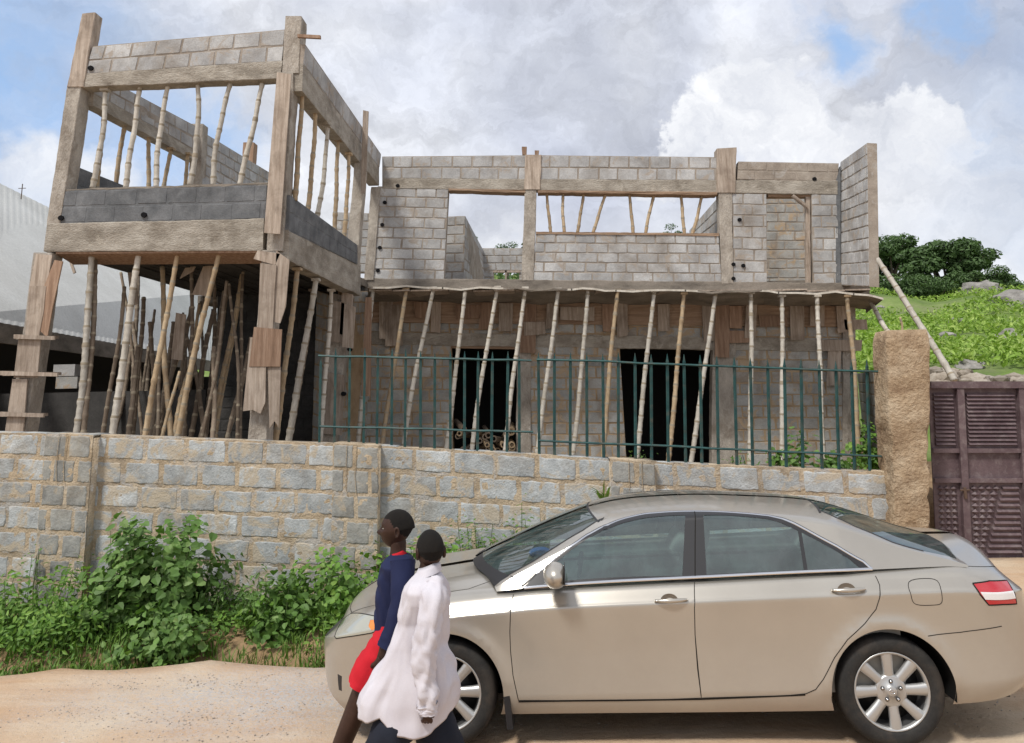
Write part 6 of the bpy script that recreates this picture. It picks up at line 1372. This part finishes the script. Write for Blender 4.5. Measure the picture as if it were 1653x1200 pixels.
def rock(px, py, s, label, mat=None):
    best = None
    for Y in np.arange(22, 80, .5):
        p = at(px, py, Y)
        if hz_(p.x, Y) >= p.z: best = p; break
    p = best or at(px, py, 60); s = s*p.y/F_; b = bmesh.new(); bmesh.ops.create_icosphere(b, subdivisions=3, radius=1); k = rng.uniform(0, 50)
    V = [p + Vector((v.co.x*s*1.5, v.co.y*s, v.co.z*s*.75))*(1+noise.noise(v.co*1.6+Vector((k, 0, 0)))*.45) for v in b.verts]; Fc = [[v.index for v in f.verts] for f in b.faces]; b.free()
    tag(mesh('rock', V, Fc, MT['rock'], origin=p), label, 'rock')
MT['rock'] = rough_mat('hill_rock', [(.16, .15, .14), (.27, .255, .235), (.36, .34, .31)], 1.2, .95, .8, 6, bdist=.08)
for px_, py_, s, l in ((1545, 520, 9, 'small grey rock high on the green hillside left of the flat one'), (1528, 543, 9, 'dark rock in the maize on the hillside above the gate'), (1630, 547, 18, 'long flat rock on the hillside at the right edge'), (1420, 497, 5, 'tiny pale stone by the pole on the hillside'), (1565, 592, 14, 'pale boulder above the rubble wall behind the gate'), (1640, 492, 30, 'dark bare rock face near the hilltop at the right edge'), (1585, 470, 22, 'dark bare rock face below the hilltop beside the trees')): rock(px_, py_, s, l)
def tree(px, Y, py_top, py_bot, wpx, label, seed=1, lobes=9, shape=1.0, n=2600, mat=None, lob=(.26, .42)):
    r = np.random.default_rng(seed); c = at(px, py_bot, Y); zt_ = at(px, py_top, Y).z; gz0 = hz_(c.x, Y); t = thing('tree', (c.x, Y, gz0), label, 'tree'); w = wpx/2*Y/F_; h = zt_-c.z
    tk = MB(); fork = Vector((c.x, Y, c.z + h*.18)); tk.tube([(c.x+.1*w, Y, gz0-.5), lerp(Vector((c.x, Y, gz0)), fork, .6)+Vector((.05*w, 0, 0)), fork], [w*.09, w*.07, w*.055], 8); C = []; sz = []
    for i in range(lobes):
        a = r.uniform(0, 6.28); rad = w*r.uniform(.25, .92)*shape; q = Vector((c.x + rad*math.cos(a), Y + rad*.7*math.sin(a), c.z + h*(.35+.55*r.random()*(1-.35*(rad/w)**2)))); lr = w*r.uniform(*lob)
        q.z = min(q.z, zt_-lr*.55); m = lerp(fork, q, .5) + Vector((0, 0, -.06*h)); tk.tube([fork, m, q], [w*.04, w*.025, w*.010], 6)
        k = int(n/lobes)
        for _ in range(k):
            d = r.normal(size=3); d /= np.linalg.norm(d); rr_ = lr*r.uniform(.35, 1.0)**.5*(1+.25*noise.noise(Vector(d*2.5)+Vector((i*3, seed, 0)))); C.append((q.x+d[0]*rr_*1.15, q.y+d[1]*rr_, q.z+d[2]*rr_*.62)); sz.append(d)
    tk.build('trunk', BARK, t); C = np.array(C); N_ = np.array(sz) + r.normal(size=C.shape)*.5; N_[:, 2] += .4
    L = MB(); add_leaves(L, C, N_, r.uniform(.2, .48, len(C))*max(w, 1.6)/4.2, 'oval'); L.build('crown', mat or LD, t)
tree(1444, 66, 372, 470, 125, 'round dark tree on the hillside just right of the wing wall', 3, 18, n=8500)
tree(1538, 64, 380, 505, 150, 'tall spreading tree on the hillside right of the round dark tree', 5, 30, n=13000, lob=(.18, .33))
tree(1500, 60, 440, 505, 95, 'low dark bushy tree below the spreading tree', 9, 14, n=5500); tree(1588, 60, 428, 500, 100, 'low bushy tree right of the spreading tree', 12, 16, n=6500, lob=(.2, .36)); tree(1425, 60, 440, 500, 110, 'low scrubby tree below the round dark tree', 14, 12, n=5000)
tree(1093, 68, 355, 430, 50, 'small tree top showing over the sill of the wide upper opening', 21, 7, n=1200); tree(768, 66, 373, 440, 30, 'slim tree top beside the inner wall in the left upper opening', 22, 6, n=900); tree(818, 66, 390, 440, 60, 'flat tree top seen through the left upper opening', 23, 8, n=1300); tree(850, 66, 376, 440, 24, 'tree top partly behind the upper middle column', 24, 6, n=700)
# ------------------------------------------------------------------ stones on the road
M = MB(); b = bmesh.new(); bmesh.ops.create_icosphere(b, subdivisions=1, radius=1); IV = [v.co.copy() for v in b.verts]; IF = [[v.index for v in f.verts] for f in b.faces]; b.free()
for i in range(3600):
    if i < 2000: x, y = rng.normal(-2.3, 1.1), 6.3 + rng.normal()*.45
    else: x, y = rng.uniform(-5.5, 3.5), rng.uniform(4.2, 7.1)
    if y > road_far(x)-.05 or y < 3.8: continue
    s = rng.uniform(.002, .007) if rng.random() < .96 else rng.uniform(.006, .012)
    z = road_z(x) + noise.noise(Vector((x*.7, y*.7, 0)))*.02 + noise.noise(Vector((x*3, y*3, 0)))*.006
    k = rng.uniform(0, 9); M.add([Vector((x, y, z)) + Vector((v.x*1.3, v.y, v.z*.7))*s*(1+.4*noise.noise(v+Vector((k, 0, 0)))) for v in IV], IF)
tag(M.build('gravel', rough_mat('gravel_stone', [(.30, .255, .21), (.44, .39, .34)], 8, .9, .3, 60, island=.35)), 'loose grey gravel and stones scattered on the dirt road', 'gravel', kind='stuff')
